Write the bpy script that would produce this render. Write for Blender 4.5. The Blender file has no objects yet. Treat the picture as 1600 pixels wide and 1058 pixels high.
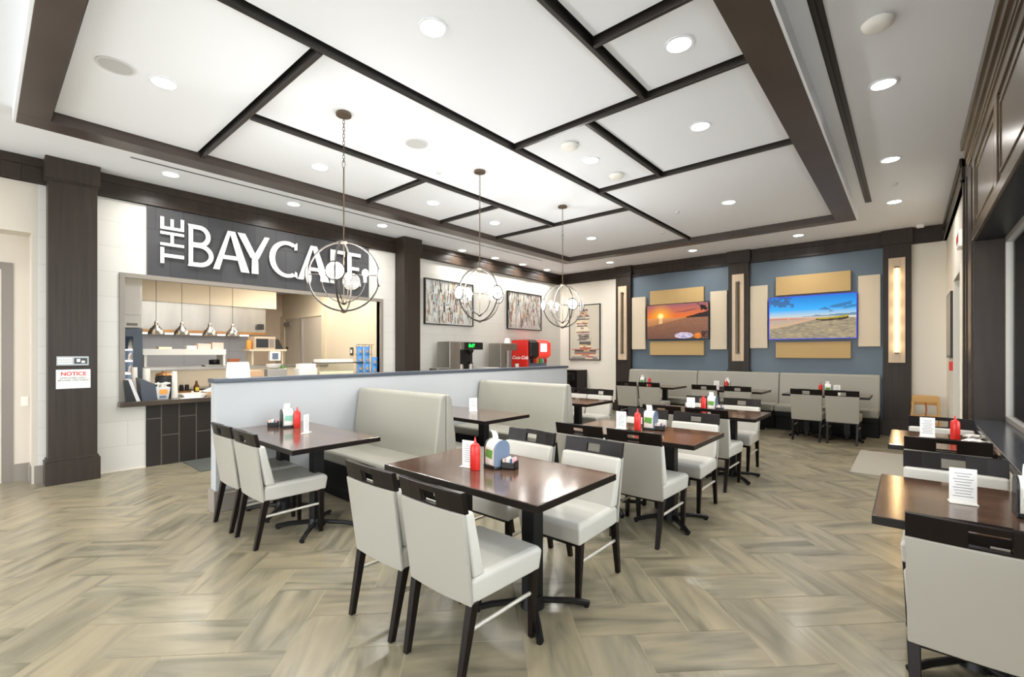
import bpy, bmesh, math, random
from mathutils import Vector, Matrix
S = bpy.context.scene
C = S.collection
PI = math.pi
random.seed(7)

# ---------------------------------------------------------------- camera, world, exposure
cam = bpy.data.objects.new('camera', bpy.data.cameras.new('camera')); C.objects.link(cam)
cam.location = (0, 0, 1.475); cam.rotation_euler = (PI/2, 0, math.radians(40.8))
cam.data.sensor_width = 36; cam.data.lens = 718/1600*36; cam.data.shift_y = 22.4/1600
cam.data.clip_start = .02; cam.data.clip_end = 200
S.camera = cam
S.view_settings.view_transform = 'Standard'; S.view_settings.look = 'None'
S.view_settings.gamma = 1; S.view_settings.use_curve_mapping = False
S.view_settings.exposure = 0.1
w = bpy.data.worlds.new('daylight'); S.world = w; w.use_nodes = True
bg = w.node_tree.nodes['Background']; bg.inputs[0].default_value = (.94, .97, 1.0, 1); bg.inputs[1].default_value = 6.8
K = 1.0
def area(name, loc, rot, sx, sy, power, col=(1, .96, .9), spread=PI, shape='RECTANGLE', parent=None):
    l = bpy.data.lights.new(name, 'AREA'); l.shape = shape; l.size = sx
    if shape == 'RECTANGLE': l.size_y = sy
    l.energy = power*K; l.color = col; l.spread = spread
    o = bpy.data.objects.new(name, l); C.objects.link(o); o.location = loc; o.rotation_euler = rot; o.parent = parent
    return o
def point(name, loc, power, r=.04, col=(1, .97, .93), parent=None):
    l = bpy.data.lights.new(name, 'POINT'); l.energy = power*K; l.shadow_soft_size = r; l.color = col
    o = bpy.data.objects.new(name, l); C.objects.link(o); o.location = loc; o.parent = parent
    return o
P_DOWN = 15; P_PEND = 8; P_KITCHEN = 24

# ---------------------------------------------------------------- materials
def lin(c):
    if isinstance(c, str):
        c = [int(c[i:i+2], 16)/255 for i in (0, 2, 4)]
    else: c = [x/255 for x in c]
    return tuple((x/12.92 if x <= .04045 else ((x+.055)/1.055)**2.4) for x in c) + (1,)
M = {}
def mat(name, col, rough=.5, metal=0, coat=0, emit=None, es=0, noise=None, spec=.5, bump=0, bscale=200):
    m = bpy.data.materials.new(name); m.use_nodes = True; nt = m.node_tree; b = nt.nodes['Principled BSDF']
    b.inputs['Base Color'].default_value = lin(col); b.inputs['Roughness'].default_value = rough
    b.inputs['Metallic'].default_value = metal; b.inputs['Coat Weight'].default_value = coat
    b.inputs['Specular IOR Level'].default_value = spec
    if emit: b.inputs['Emission Color'].default_value = lin(emit); b.inputs['Emission Strength'].default_value = es
    N, L = nt.nodes, nt.links
    if noise:                                    # (scale vector, second colour, amount)
        tc = N.new('ShaderNodeTexCoord'); mp = N.new('ShaderNodeMapping'); mp.inputs['Scale'].default_value = noise[0]
        nz = N.new('ShaderNodeTexNoise'); nz.inputs['Scale'].default_value = 1; nz.inputs['Detail'].default_value = 5
        mx = N.new('ShaderNodeMix'); mx.data_type = 'RGBA'
        mx.inputs[6].default_value = lin(col); mx.inputs[7].default_value = lin(noise[1])
        rp = N.new('ShaderNodeMapRange'); rp.inputs[1].default_value = .35; rp.inputs[2].default_value = .65; rp.inputs[4].default_value = noise[2]
        L.new(tc.outputs['Object'], mp.inputs[0]); L.new(mp.outputs[0], nz.inputs['Vector'])
        L.new(nz.outputs[0], rp.inputs[0]); L.new(rp.outputs[0], mx.inputs[0]); L.new(mx.outputs[2], b.inputs['Base Color'])
    if bump:
        tc = N.new('ShaderNodeTexCoord'); nz = N.new('ShaderNodeTexNoise'); nz.inputs['Scale'].default_value = bscale
        bp = N.new('ShaderNodeBump'); bp.inputs['Strength'].default_value = bump; bp.inputs['Distance'].default_value = .002
        L.new(tc.outputs['Object'], nz.inputs['Vector']); L.new(nz.outputs[0], bp.inputs['Height']); L.new(bp.outputs[0], b.inputs['Normal'])
    M[name] = m
    return m
def attr_mat(name, rough=.6, emit=0):
    m = bpy.data.materials.new(name); m.use_nodes = True; nt = m.node_tree; b = nt.nodes['Principled BSDF']
    a = nt.nodes.new('ShaderNodeAttribute'); a.attribute_name = 'col'
    b.inputs['Roughness'].default_value = rough
    if emit: b.inputs['Specular IOR Level'].default_value = .15
    if emit:
        b.inputs['Base Color'].default_value = (.01, .01, .01, 1)
        nt.links.new(a.outputs['Color'], b.inputs['Emission Color']); b.inputs['Emission Strength'].default_value = emit
    else: nt.links.new(a.outputs['Color'], b.inputs['Base Color'])
    M[name] = m; return m
def brick_mat(name, c1, c2, mortar, bw, bh, msize, rough, axes, offset=.5, bump=.1):
    """tiles laid on a wall; axes = which object axes run along and across"""
    m = bpy.data.materials.new(name); m.use_nodes = True; nt = m.node_tree; N, L = nt.nodes, nt.links; b = N['Principled BSDF']
    tc = N.new('ShaderNodeTexCoord'); sp = N.new('ShaderNodeSeparateXYZ'); cb = N.new('ShaderNodeCombineXYZ')
    L.new(tc.outputs['Object'], sp.inputs[0]); L.new(sp.outputs[axes[0]], cb.inputs[0]); L.new(sp.outputs[axes[1]], cb.inputs[1])
    br = N.new('ShaderNodeTexBrick'); br.inputs['Scale'].default_value = 1; br.offset = offset
    br.inputs['Brick Width'].default_value = bw; br.inputs['Row Height'].default_value = bh; br.inputs['Mortar Size'].default_value = msize
    br.inputs['Color1'].default_value = lin(c1); br.inputs['Color2'].default_value = lin(c2); br.inputs['Mortar'].default_value = lin(mortar)
    L.new(cb.outputs[0], br.inputs[0]); L.new(br.outputs[0], b.inputs['Base Color']); b.inputs['Roughness'].default_value = rough
    bp = N.new('ShaderNodeBump'); bp.inputs['Strength'].default_value = bump; bp.inputs['Distance'].default_value = .002; bp.invert = True
    L.new(br.outputs['Fac'], bp.inputs['Height']); L.new(bp.outputs[0], b.inputs['Normal'])
    M[name] = m; return m
mat('ceiling white', 'EDF0F5', .9, bump=.02, bscale=60)
mat('wall cream', 'E6E0D2', .7, bump=.02, bscale=80)
mat('wall blue', '61717D', .45, noise=((1.5, 1.5, .6), '5A6975', .6))
mat('dark wood', '352B23', .36, noise=((14, 14, 1.2), '28201A', .8), spec=.32)
mat('frame wood', '4B403A', .38, noise=((2, 2, 30), '3F3530', .8))
mat('bar black', '25211E', .3); mat('reveal black', '060606', .9)
mat('panel wood', '5A4D3E', .26, noise=((3, 1.2, 20), '473B2F', .8))
mat('pilaster wood', '39312A', .42, noise=((30, 30, 1.4), '2F2822', .9), spec=.25)
mat('chair wood', '17110E', .28, spec=.2)
mat('black metal', '161616', .4, spec=.25)
mat('booth black', '0E0E0E', .5, spec=.2)
mat('seat vinyl', 'C3BFB5', .36, noise=((6, 6, 6), 'BCB8AE', .5))
mat('back fabric', '9E9A8F', .55, bump=.25, bscale=900)
mat('booth vinyl', '989589', .42)
mat('chrome', 'D8D8D8', .18, 1)
mat('bar metal', 'E6E2D8', .38, .6)
mat('stainless', '9A958D', .34, .9, noise=((.6, 3, .6), 'AFAAA2', .8))
mat('steel flat', 'A9A49B', .4, .5)
mat('cage metal', '4F4A45', .4, .6)
mat('bronze', '6B5D4E', .4, .7)
mat('halfwall paint', 'AFB1B2', .55)
mat('cap', '454B54', .35)
mat('grey trim', '8B8379', .5)
mat('entry paint', 'CFC6B8', .7); mat('grout', 'B3A88E', .8)
mat('red', 'D0271E', .3)
mat('red soft', 'C8473B', .4)
mat('white', 'EFEDE6', .6)
mat('plastic white', 'E8E4DA', .35)
mat('paper', 'F4F2EE', .8)
mat('black plastic', '1B1B1C', .35)
mat('steel blue and sheen', '6D7B90', .35, .3)  # also gives the painted reflection on the napkin dispensers' side plate
mat('green', '5E9A3A', .6); mat('teal', '8CC4B0', .6); mat('blue pack', '3F6FA6', .5); mat('pink pack', 'E3AFB2', .5); mat('cream pack', 'E9E4C0', .5)
mat('chip blue', '3E7FBF', .3, noise=((9, 9, 9), '6FA6D6', .8)); mat('chip orange', 'C89A6A', .5)
mat('hammered', 'B5AFA8', .22, 1, bump=.9, bscale=45); mat('fridge grey', '54616E', .45)
mat('tan fabric', 'BFA06C', .8, bump=.15, bscale=500); mat('cream fabric', 'D6C7AE', .8, bump=.15, bscale=500)
mat('sconce wood', 'CDB79B', .5); mat('sconce tube off', '57503F', .3, .2)
mat('sconce tube lit', 'FFE2B0', .4, emit='FFDDA0', es=7)
mat('bulb', 'FFFFFF', .4, emit='FFFBF2', es=120)
mat('lens', 'FFFFFF', .4, emit='FFFDF6', es=14)
mat('kitchen panel light', 'FFFFFF', .5, emit='FFF3E0', es=2.5)
mat('grille', 'BDBDBD', .7); mat('grey plastic', 'D0D0D0', .5)
mat('kitchen tan', 'CDB8A0', .6); mat('kitchen cream', 'D9CBB2', .6); mat('door paint', 'C5BAA9', .5)
mat('door lilac', '9C949C', .45); mat('casing', '80776F', .45)
mat('counter', '3E352D', .25, noise=((1.5, 1.5, 1.5), '51473C', .8))
mat('sill', '34363A', .16, noise=((40, 2, 2), '44464B', .6))
mat('brass rust', 'A1764A', .3, .8); mat('wood light', 'C79A5B', .45); mat('wood board', 'C9A27C', .5)
mat('bottle brown', '6B3A16', .2); mat('yellow', 'E8D24A', .5); mat('orange', 'E0963C', .5)
mat('screen green', '10FF40', .4, emit='10E84A', es=2.5); mat('display red', 'E0302A', .4, emit='F04A3A', es=.5)
mat('display white', 'FFFFFF', .5, emit='FFFFFF', es=1.0)
mat('mat grey', '4E524C', .9); mat('mat light', 'A7A195', .6)
mat('pink box', 'EBC9BB', .6); mat('led blue', '3A42C8', .4, emit='3038E0', es=.35)
mat('ink', '8A8A90', .8); mat('ink red', 'D04848', .7); mat('ink dark', '3A3A3A', .7); mat('plaque', '8E928E', .3, .6)
mat('outside dark', '3D3F3A', .9); mat('outside ground', 'CFCDC8', .9)
mat('terracotta', 'B0653F', .5)
brick_mat('wall tile', 'D9D6CE', 'D5D2C9', 'C5C1B7', .61, .31, .003, .4, (1, 2), 0.5, .05)
brick_mat('sign tile', '4C4C4E', '444446', '3A3A3C', .3, .6, .004, .18, (1, 2), 0.5, .1)
brick_mat('dark tile', '2B2622', '231F1C', '5B554E', .62, .195, .006, .35, (2, 1), 0.37, .3)
brick_mat('splash', 'A8A9AE', 'ADAEB2', '8E8F94', .9, .5, .004, .3, (1, 2), 0, .1)
attr_mat('art', .6); attr_mat('screen', .3, 1.05)
def glass(name, tint=(.95, .98, 1), gl=.12):
    m = bpy.data.materials.new(name); m.use_nodes = True; nt = m.node_tree; N, L = nt.nodes, nt.links
    N.remove(N['Principled BSDF']); t = N.new('ShaderNodeBsdfTransparent'); t.inputs[0].default_value = (*tint, 1)
    g = N.new('ShaderNodeBsdfGlossy'); g.inputs['Roughness'].default_value = .02
    fr = N.new('ShaderNodeFresnel'); fr.inputs[0].default_value = 1.45; mx = N.new('ShaderNodeMixShader')
    L.new(fr.outputs[0], mx.inputs[0]); L.new(t.outputs[0], mx.inputs[1]); L.new(g.outputs[0], mx.inputs[2]); L.new(mx.outputs[0], N['Material Output'].inputs[0])
    M[name] = m
glass('glass')
def frosted():
    m = bpy.data.materials.new('frosted lens'); m.use_nodes = True; nt = m.node_tree; N, L = nt.nodes, nt.links; N.remove(N['Principled BSDF'])
    a = N.new('ShaderNodeBsdfTranslucent'); a.inputs[0].default_value = (.95, .97, 1, 1); b = N.new('ShaderNodeBsdfTransparent'); mx = N.new('ShaderNodeMixShader'); mx.inputs[0].default_value = .45
    L.new(a.outputs[0], mx.inputs[1]); L.new(b.outputs[0], mx.inputs[2]); L.new(mx.outputs[0], N['Material Output'].inputs[0]); M['frosted lens'] = m
frosted()
def wood_top():
    m = bpy.data.materials.new('table top'); m.use_nodes = True; nt = m.node_tree; N, L = nt.nodes, nt.links; b = N['Principled BSDF']
    tc = N.new('ShaderNodeTexCoord'); mp = N.new('ShaderNodeMapping'); mp.inputs['Scale'].default_value = (1.3, 22, 1)
    nz = N.new('ShaderNodeTexNoise'); nz.inputs['Scale'].default_value = 1.5; nz.inputs['Detail'].default_value = 6
    br = N.new('ShaderNodeTexBrick'); br.inputs['Scale'].default_value = 1; br.inputs['Brick Width'].default_value = .62; br.inputs['Row Height'].default_value = .085
    br.inputs['Mortar Size'].default_value = .0012; br.inputs['Color1'].default_value = lin('6A4D39'); br.inputs['Color2'].default_value = lin('523A2C'); br.inputs['Mortar'].default_value = lin('2A1F19')
    mx = N.new('ShaderNodeMix'); mx.data_type = 'RGBA'; mx.blend_type = 'MULTIPLY'; mx.inputs[0].default_value = .7
    rp = N.new('ShaderNodeValToRGB'); rp.color_ramp.elements[0].position = .3; rp.color_ramp.elements[0].color = (.4, .37, .35, 1); rp.color_ramp.elements[1].position = .7; rp.color_ramp.elements[1].color = (1.25, 1.2, 1.15, 1)
    L.new(tc.outputs['Object'], mp.inputs[0]); L.new(mp.outputs[0], nz.inputs[0]); L.new(tc.outputs['Object'], br.inputs[0])
    L.new(nz.outputs[0], rp.inputs[0]); L.new(br.outputs[0], mx.inputs[6]); L.new(rp.outputs[0], mx.inputs[7]); L.new(mx.outputs[2], b.inputs['Base Color'])
    b.inputs['Roughness'].default_value = .16; b.inputs['Coat Weight'].default_value = .4; b.inputs['Coat Roughness'].default_value = .12
    M['table top'] = m
wood_top()
def floor_mat():
    m = bpy.data.materials.new('floor tile'); m.use_nodes = True; nt = m.node_tree; N, L = nt.nodes, nt.links; b = N['Principled BSDF']
    uv = N.new('ShaderNodeUVMap'); uv.uv_map = 'UVMap'; at = N.new('ShaderNodeAttribute'); at.attribute_name = 'col'
    mp = N.new('ShaderNodeMapping'); mp.inputs['Scale'].default_value = (1.1, 6.5, 1)
    nz = N.new('ShaderNodeTexNoise'); nz.inputs['Scale'].default_value = 1.4; nz.inputs['Detail'].default_value = 5; nz.inputs['Distortion'].default_value = .9
    rp = N.new('ShaderNodeValToRGB'); e = rp.color_ramp.elements
    e[0].position = .28; e[0].color = lin('67624F'); e[1].position = .72; e[1].color = lin('9F947B')
    x = e.new(.45); x.color = lin('867F6B'); x = e.new(.56); x.color = lin('948A72')
    mx = N.new('ShaderNodeMix'); mx.data_type = 'RGBA'; mx.blend_type = 'MULTIPLY'; mx.inputs[0].default_value = 1
    L.new(uv.outputs[0], mp.inputs[0]); L.new(mp.outputs[0], nz.inputs[0]); L.new(nz.outputs[0], rp.inputs[0])
    L.new(rp.outputs[0], mx.inputs[6]); L.new(at.outputs['Color'], mx.inputs[7]); L.new(mx.outputs[2], b.inputs['Base Color'])
    b.inputs['Roughness'].default_value = .3; b.inputs['Coat Weight'].default_value = .15; b.inputs['Coat Roughness'].default_value = .15
    M['floor tile'] = m
floor_mat()

# ---------------------------------------------------------------- mesh helpers
class G:
    def __init__(s): s.bm = bmesh.new(); s.cols = []
    def hexa(s, p0, s0, p1, s1):
        """frustum between two axis-aligned rectangles centred at p0 and p1 (z up)"""
        v = []
        for p, q in ((p0, s0), (p1, s1)):
            for a, b in ((-1, -1), (1, -1), (1, 1), (-1, 1)):
                v.append(s.bm.verts.new((p[0]+a*q[0]/2, p[1]+b*q[1]/2, p[2])))
        for f in ((3, 2, 1, 0), (4, 5, 6, 7), (0, 1, 5, 4), (1, 2, 6, 5), (2, 3, 7, 6), (3, 0, 4, 7)): s.bm.faces.new([v[i] for i in f])
        return s
    def box(s, x0, x1, y0, y1, z0, z1):
        return s.hexa(((x0+x1)/2, (y0+y1)/2, z0), (abs(x1-x0), abs(y1-y0)), ((x0+x1)/2, (y0+y1)/2, z1), (abs(x1-x0), abs(y1-y0)))
    def cyl(s, p0, p1, r0, r1=None, n=16):
        r1 = r0 if r1 is None else r1
        p0, p1 = Vector(p0), Vector(p1); d = (p1-p0).normalized()
        a = d.orthogonal().normalized(); b = d.cross(a); R = []
        for p, r in ((p0, r0), (p1, r1)):
            R.append([s.bm.verts.new(p+(a*math.cos(t*2*PI/n)+b*math.sin(t*2*PI/n))*r) for t in range(n)])
        for i in range(n): s.bm.faces.new([R[0][i], R[0][(i+1) % n], R[1][(i+1) % n], R[1][i]])
        s.bm.faces.new(R[0][::-1]); s.bm.faces.new(R[1]); return s
    def lathe(s, prof, c=(0, 0, 0), n=20):
        R = []
        for r, z in prof:
            R.append([s.bm.verts.new((c[0]+r*math.cos(t*2*PI/n), c[1]+r*math.sin(t*2*PI/n), c[2]+z)) for t in range(n)])
        for k in range(len(R)-1):
            for i in range(n): s.bm.faces.new([R[k][i], R[k][(i+1) % n], R[k+1][(i+1) % n], R[k+1][i]])
        s.bm.faces.new(R[0][::-1]); s.bm.faces.new(R[-1]); return s
    def tube(s, pts, r, n=8, closed=False, flat=1.0):
        pts = [Vector(p) for p in pts]; R = []; m = len(pts); prev = None
        for i, p in enumerate(pts):
            if closed: d = pts[(i+1) % m]-pts[i-1]
            else: d = pts[min(i+1, m-1)]-pts[max(i-1, 0)]
            d.normalize()
            a = d.orthogonal().normalized() if prev is None else (prev-d*prev.dot(d)).normalized()
            prev = a; b = d.cross(a)
            R.append([s.bm.verts.new(p+(a*math.cos(t*2*PI/n)+b*math.sin(t*2*PI/n)*flat)*r) for t in range(n)])
        for k in range(m if closed else m-1):
            A, B = R[k], R[(k+1) % m]
            for i in range(n): s.bm.faces.new([A[i], A[(i+1) % n], B[(i+1) % n], B[i]])
        if not closed: s.bm.faces.new(R[0][::-1]); s.bm.faces.new(R[-1])
        return s
    def prism(s, poly, f0, f1):
        """2-D polygon extruded: f0(u,v) and f1(u,v) give the 3-D point of the two faces"""
        A = [s.bm.verts.new(f0(*p)) for p in poly]; B = [s.bm.verts.new(f1(*p)) for p in poly]; n = len(poly)
        s.bm.faces.new(A[::-1]); s.bm.faces.new(B)
        for i in range(n): s.bm.faces.new([A[i], A[(i+1) % n], B[(i+1) % n], B[i]])
        return s
    def band(s, outer, inner, f0, f1):
        """ring-shaped prism between two loops of equal count"""
        n = len(outer); V = [[s.bm.verts.new(f(*p)) for p in L] for f in (f0, f1) for L in (outer, inner)]
        for i in range(n):
            j = (i+1) % n
            s.bm.faces.new([V[2][i], V[2][j], V[3][j], V[3][i]]); s.bm.faces.new([V[0][j], V[0][i], V[1][i], V[1][j]])
            s.bm.faces.new([V[0][i], V[0][j], V[2][j], V[2][i]]); s.bm.faces.new([V[1][j], V[1][i], V[3][i], V[3][j]])
        return s
    def quad(s, pts, col=None):
        f = s.bm.faces.new([s.bm.verts.new(p) for p in pts])
        if col is not None: s.cols.append((f, col))
        return s
    def xf(s, mtx): bmesh.ops.transform(s.bm, matrix=mtx, verts=s.bm.verts); return s
    def done(s, name, m, parent=None, bevel=0, seg=2, smooth=False, kind=None, label=None, loc=None):
        bm = s.bm
        if s.cols:
            lay = bm.loops.layers.float_color.new('col')
            for f, c in s.cols:
                for l in f.loops: l[lay] = c
        else: bmesh.ops.recalc_face_normals(bm, faces=bm.faces)
        me = bpy.data.meshes.new(name); bm.to_mesh(me); bm.free()
        me.materials.append(M[m])
        if smooth:
            for p in me.polygons: p.use_smooth = True
        o = bpy.data.objects.new(name, me); C.objects.link(o); o.parent = parent
        if bevel:
            b = o.modifiers.new('bevel', 'BEVEL'); b.width = bevel; b.segments = seg; b.limit_method = 'ANGLE'; b.angle_limit = math.radians(35)
            if smooth: wn = o.modifiers.new('wn', 'WEIGHTED_NORMAL'); wn.keep_sharp = True
        if smooth and not bevel:
            try: me.set_sharp_from_angle(angle=math.radians(40))
            except Exception: pass
        if kind: o['kind'] = kind
        if label: o['label'] = label
        if loc: o.location = loc
        return o
def tag(o, label, cat, group=None, kind=None):
    o['label'] = label; o['category'] = cat
    if group: o['group'] = group
    if kind: o['kind'] = kind
    return o
def thing(name, label, cat, loc=(0, 0, 0), rz=0, group=None):
    o = bpy.data.objects.new(name, None); C.objects.link(o); o.location = loc; o.rotation_euler = (0, 0, rz)
    o.empty_display_size = .1
    return tag(o, label, cat, group)
def dup(root, loc, rz=0, label=None, group=None):
    r = root.copy(); C.objects.link(r); r.location = loc; r.rotation_euler = (0, 0, rz)
    if label: r['label'] = label
    if group: r['group'] = group
    def kids(src, dst):
        for ch in list(src.children):
            c = ch.copy(); C.objects.link(c); c.parent = dst; kids(ch, c)
    kids(root, r)
    return r
def struct(name, m, *boxes, bevel=0, parent=None):
    g = G()
    for b in boxes: g.box(*b)
    return g.done(name, m, parent, bevel=bevel, kind='structure' if parent is None else None)
def text_mesh(name, body, size, m, mtx, parent, extrude=.001, shear=0, align='CENTER', bold=0):
    cu = bpy.data.curves.new(name, 'FONT'); cu.body = body; cu.size = size; cu.extrude = extrude; cu.align_x = align; cu.align_y = 'CENTER'
    cu.shear = shear; cu.offset = bold
    t = bpy.data.objects.new(name+'_curve', cu); C.objects.link(t); bpy.context.view_layer.update()
    me = bpy.data.meshes.new_from_object(t.evaluated_get(bpy.context.evaluated_depsgraph_get()))
    bpy.data.objects.remove(t); bpy.data.curves.remove(cu)
    me.transform(mtx); me.materials.clear(); me.materials.append(M[m]); me.name = name
    o = bpy.data.objects.new(name, me); C.objects.link(o); o.parent = parent; return o
def frame_px(X0=None):    # text facing +X: u -> +Y, v -> +Z
    return Matrix(((0, 0, 1, 0), (1, 0, 0, 0), (0, 1, 0, 0), (0, 0, 0, 1)))
def frame_ny():           # text facing -Y: u -> +X, v -> +Z
    return Matrix(((1, 0, 0, 0), (0, 0, -1, 0), (0, 1, 0, 0), (0, 0, 0, 1)))

# ---------------------------------------------------------------- the room
XL, XR, YB, ZC = -7.45, .49, 10.72, 3.66
SX0, SX1, TY0, TY1 = -6.0, -.61, .21, 8.84            # ceiling tray
def build_floor():
    g = G(); W, s2 = .2935, math.sqrt(.5); ax, ay = -2.954, .374; gap = .0022
    uvs = []
    def tile(i, j, horiz):
        L = 2*W
        if horiz: c = (i*W+gap, j*W+gap, i*W+L-gap, j*W+W-gap)
        else: c = (i*W+gap, j*W+gap, i*W+W-gap, j*W+L-gap)
        P = []
        for u, v in ((c[0], c[1]), (c[2], c[1]), (c[2], c[3]), (c[0], c[3])):
            P.append((ax+(u-v)*s2, ay+(u+v)*s2, 0))
        cx = sum(p[0] for p in P)/4; cy = sum(p[1] for p in P)/4
        if not (-13.4 < cx < 1.0 and -4 < cy < 11.2): return
        t = random.uniform(.93, 1.04); q = random.uniform(-.015, .015)
        f = g.bm.faces.new([g.bm.verts.new(p) for p in P]); g.cols.append((f, (t+q, t, t-q*1.5, 1)))
        ox, oy = random.uniform(0, 50), random.uniform(0, 50)
        if horiz: uvs.append((f, [(ox, oy), (ox+L, oy), (ox+L, oy+W), (ox, oy+W)]))
        else: uvs.append((f, [(ox, oy), (ox, oy+W), (ox+L, oy+W), (ox+L, oy)]))
    # herringbone: a lying tile at (k - m, k + m) style staircase, a standing tile beside it
    for k in range(-60, 61):
        for m_ in range(-40, 41):
            tile(-k+4*m_, k, True)          # lying tiles step one width left per row
            tile(-k+4*m_+2, k, False)     # standing tiles fill between
    lay = g.bm.loops.layers.uv.new('UVMap')
    for f, uv in uvs:
        for l, c in zip(f.loops, uv): l[lay].uv = c
    o = g.done('floor', 'floor tile', kind='structure')
    gr = G().box(-13.4, 1.0, -4.2, 11.2, -.05, -.0015).done('floor_grout', 'grout', o)
    gr.name = 'grout'
build_floor()
# ceiling: soffit ring, tray panels
g = G().box(-7.6, SX0-.02, -4.2, YB+.2, ZC, ZC+.1).box(SX1+.02, .8, -4.2, YB+.2, ZC, ZC+.1).box(SX0-.02, SX1+.02, -4.2, TY0-.02, ZC, ZC+.1).box(SX0-.02, SX1+.02, TY1+.02, YB+.2, ZC, ZC+.1).box(SX0-.01, SX1+.01, TY0-.01, TY1+.01, ZC, ZC+.1)
for (x0, x1, y0, y1) in ((-5.75, -3.09, .41, 1.56), (-4.46, -3.09, 1.56, 6.22), (-5.75, -4.46, 1.56, 3.56), (-5.75, -4.46, 3.56, 4.89), (-5.75, -4.46, 4.89, 6.22), (-5.75, -3.09, 6.22, 8.62),
        (-3.09, -1.655, .41, 3.61), (-1.655, -.86, .41, 2.75), (-1.655, -.86, 2.75, 3.61), (-3.09, -2.235, 3.61, 5.31), (-2.235, -.86, 3.61, 5.31), (-3.09, -.86, 5.31, 8.62)):
    e = lambda v, lim: .022 if abs(v-lim) < .001 else .047
    g.box(x0+e(x0, -5.75), x1-e(x1, -.86), y0+e(y0, .41), y1-e(y1, 8.62), 3.61, 3.632)
g.done('ceiling', 'ceiling white', kind='structure')
struct('ceiling_recess', 'reveal black', (SX0+.2, SX1-.2, TY0+.15, TY1-.18, 3.632, 3.642))
g = G()
for b in ((SX0, SX0+.25, TY0, TY1), (SX1-.25, SX1, TY0, TY1), (SX0+.25, SX1-.25, TY0, TY0+.2), (SX0+.25, SX1-.25, TY1-.22, TY1)): g.box(*b, 3.52, 3.645)
g.done('trim_1', 'frame wood', kind='structure', bevel=.003)
struct('trim_2', 'ceiling white', (SX0-.02, SX0-.001, TY0-.02, TY1+.02, 3.523, 3.665), (SX1+.001, SX1+.02, TY0-.02, TY1+.02, 3.523, 3.665), (SX0, SX1, TY0-.02, TY0-.001, 3.523, 3.665), (SX0, SX1, TY1+.001, TY1+.02, 3.523, 3.665))
n = 3
def beam(x0, y0, x1, y1):
    global n
    g = G()
    for w_, za in ((.016, 3.565),):
        if x0 == x1: g.box(x0-w_, x0+w_, y0, y1, za, 3.635)
        else: g.box(x0, x1, y0-w_, y0+w_, za, 3.635)
    g.done('trim_%d' % n, 'bar black', kind='structure', bevel=.002); n += 1
X0b, X1b, Y0b, Y1b = SX0+.245, SX1-.245, TY0+.19, TY1-.21
for b in ((-3.09, Y0b, -3.09, Y1b), (X0b, 1.56, -3.115, 1.56), (-4.46, 1.585, -4.46, 6.2), (X0b, 3.56, -4.485, 3.56), (X0b, 4.89, -4.485, 4.89),
          (X0b, 6.22, -3.115, 6.22), (-3.065, 3.61, X1b, 3.61), (-3.065, 5.31, X1b, 5.31), (-2.235, 3.635, -2.235, 5.285), (-1.655, Y0b, -1.655, 3.585), (-1.63, 2.75, X1b, 2.75)): beam(*b)
# left wall with kitchen opening (Y 1.16..4.9, z .84..2.45)
OY0, OY1, OZ0, OZ1 = 1.16, 4.90, .80, 2.45
struct('wall_left', 'wall tile', (XL-.15, XL, .43, OY0, 0, ZC), (XL-.15, XL, OY1, YB+.2, 0, ZC), (XL-.15, XL, OY0, OY1, OZ1, ZC), (XL-.15, XL, OY0, 1.40, 0, OZ0))
struct('wall_serving_front', 'dark tile', (XL-.15, XL+.02, 1.40, OY1, 0, OZ0)).name = 'wall_counter'
struct('wall_entry', 'entry paint', (XL-.3, XL, -4.2, .43, 2.82, ZC), (XL-.35, XL-.3, -4.2, .43, 0, ZC), (XL-.35, XL-.001, .38, .4299, 0, 2.82))
struct('wall_far', 'wall cream', (XL-.15, -5.66, YB, YB+.15, 0, ZC), (.03, XR+.3, YB, YB+.15, 0, ZC))
struct('wall_blue', 'wall blue', (-5.66, .03, YB, YB+.15, 0, ZC))
# right: plain wall beyond, window wall nearer
struct('wall_right', 'wall cream', (XR, XR+.3, 7.2, 7.85, 0, ZC), (XR, XR+.3, 8.95, YB+.2, 0, ZC), (XR, XR+.3, 7.85, 8.95, 2.5, ZC))
WX, WZ0, WZ1, WYf, WXg = .475, .84, 2.56, 6.27, .70
g = G().box(WX, .85, WYf, 7.2, 0, ZC).box(WX+.02, .85, -4.2, WYf, WZ1+.16, ZC)
for z in (0,): g.box(WX-.012, WX+.02, 6.36, 6.42, .1, 3.36).box(WX-.012, WX+.02, 6.9, 6.96, .1, 3.36).box(WX-.02, WX+.02, 7.1, 7.2, 0, 3.36)
g.done('wall_window', 'dark wood', kind='structure', bevel=.003)
g = G().box(WX+.005, WX+.03, -4.2, WYf, WZ1+.03, 3.4).box(WX-.01, WX+.03, -4.2, WYf+.05, WZ1, WZ1+.09).box(WX-.01, WX+.03, -4.2, WYf+.05, 3.28, 3.40)
for k in range(7):
    y0 = 6.2-1.45*k; y1 = y0-1.45
    g.box(WX-.01, WX+.03, y0-.1, y0+.04, WZ1+.09, 3.28)
    for a in (0, 1):
        za = (WZ1+.16, 3.2)[a]; g.box(WX-.004, WX+.02, y1+.12, y0-.17, za-.012, za+.012)
    for yy in (y0-.17, y1+.12): g.box(WX-.004, WX+.02, yy-.012, yy+.012, WZ1+.16, 3.2)
g.done('trim_20', 'panel wood', kind='structure', bevel=.004)
struct('trim_21', 'black metal', (WX+.01, .85, -4.2, WYf, WZ1-.01, WZ1+.16))
struct('wall_below_window', 'wall cream', (WX+.03, .85, -4.2, WYf, 0, .74)).name = 'wall_sill'
struct('window_1', 'sill', (WX-.03, .85, -4.2, WYf, .80, WZ0), bevel=.006)
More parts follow.
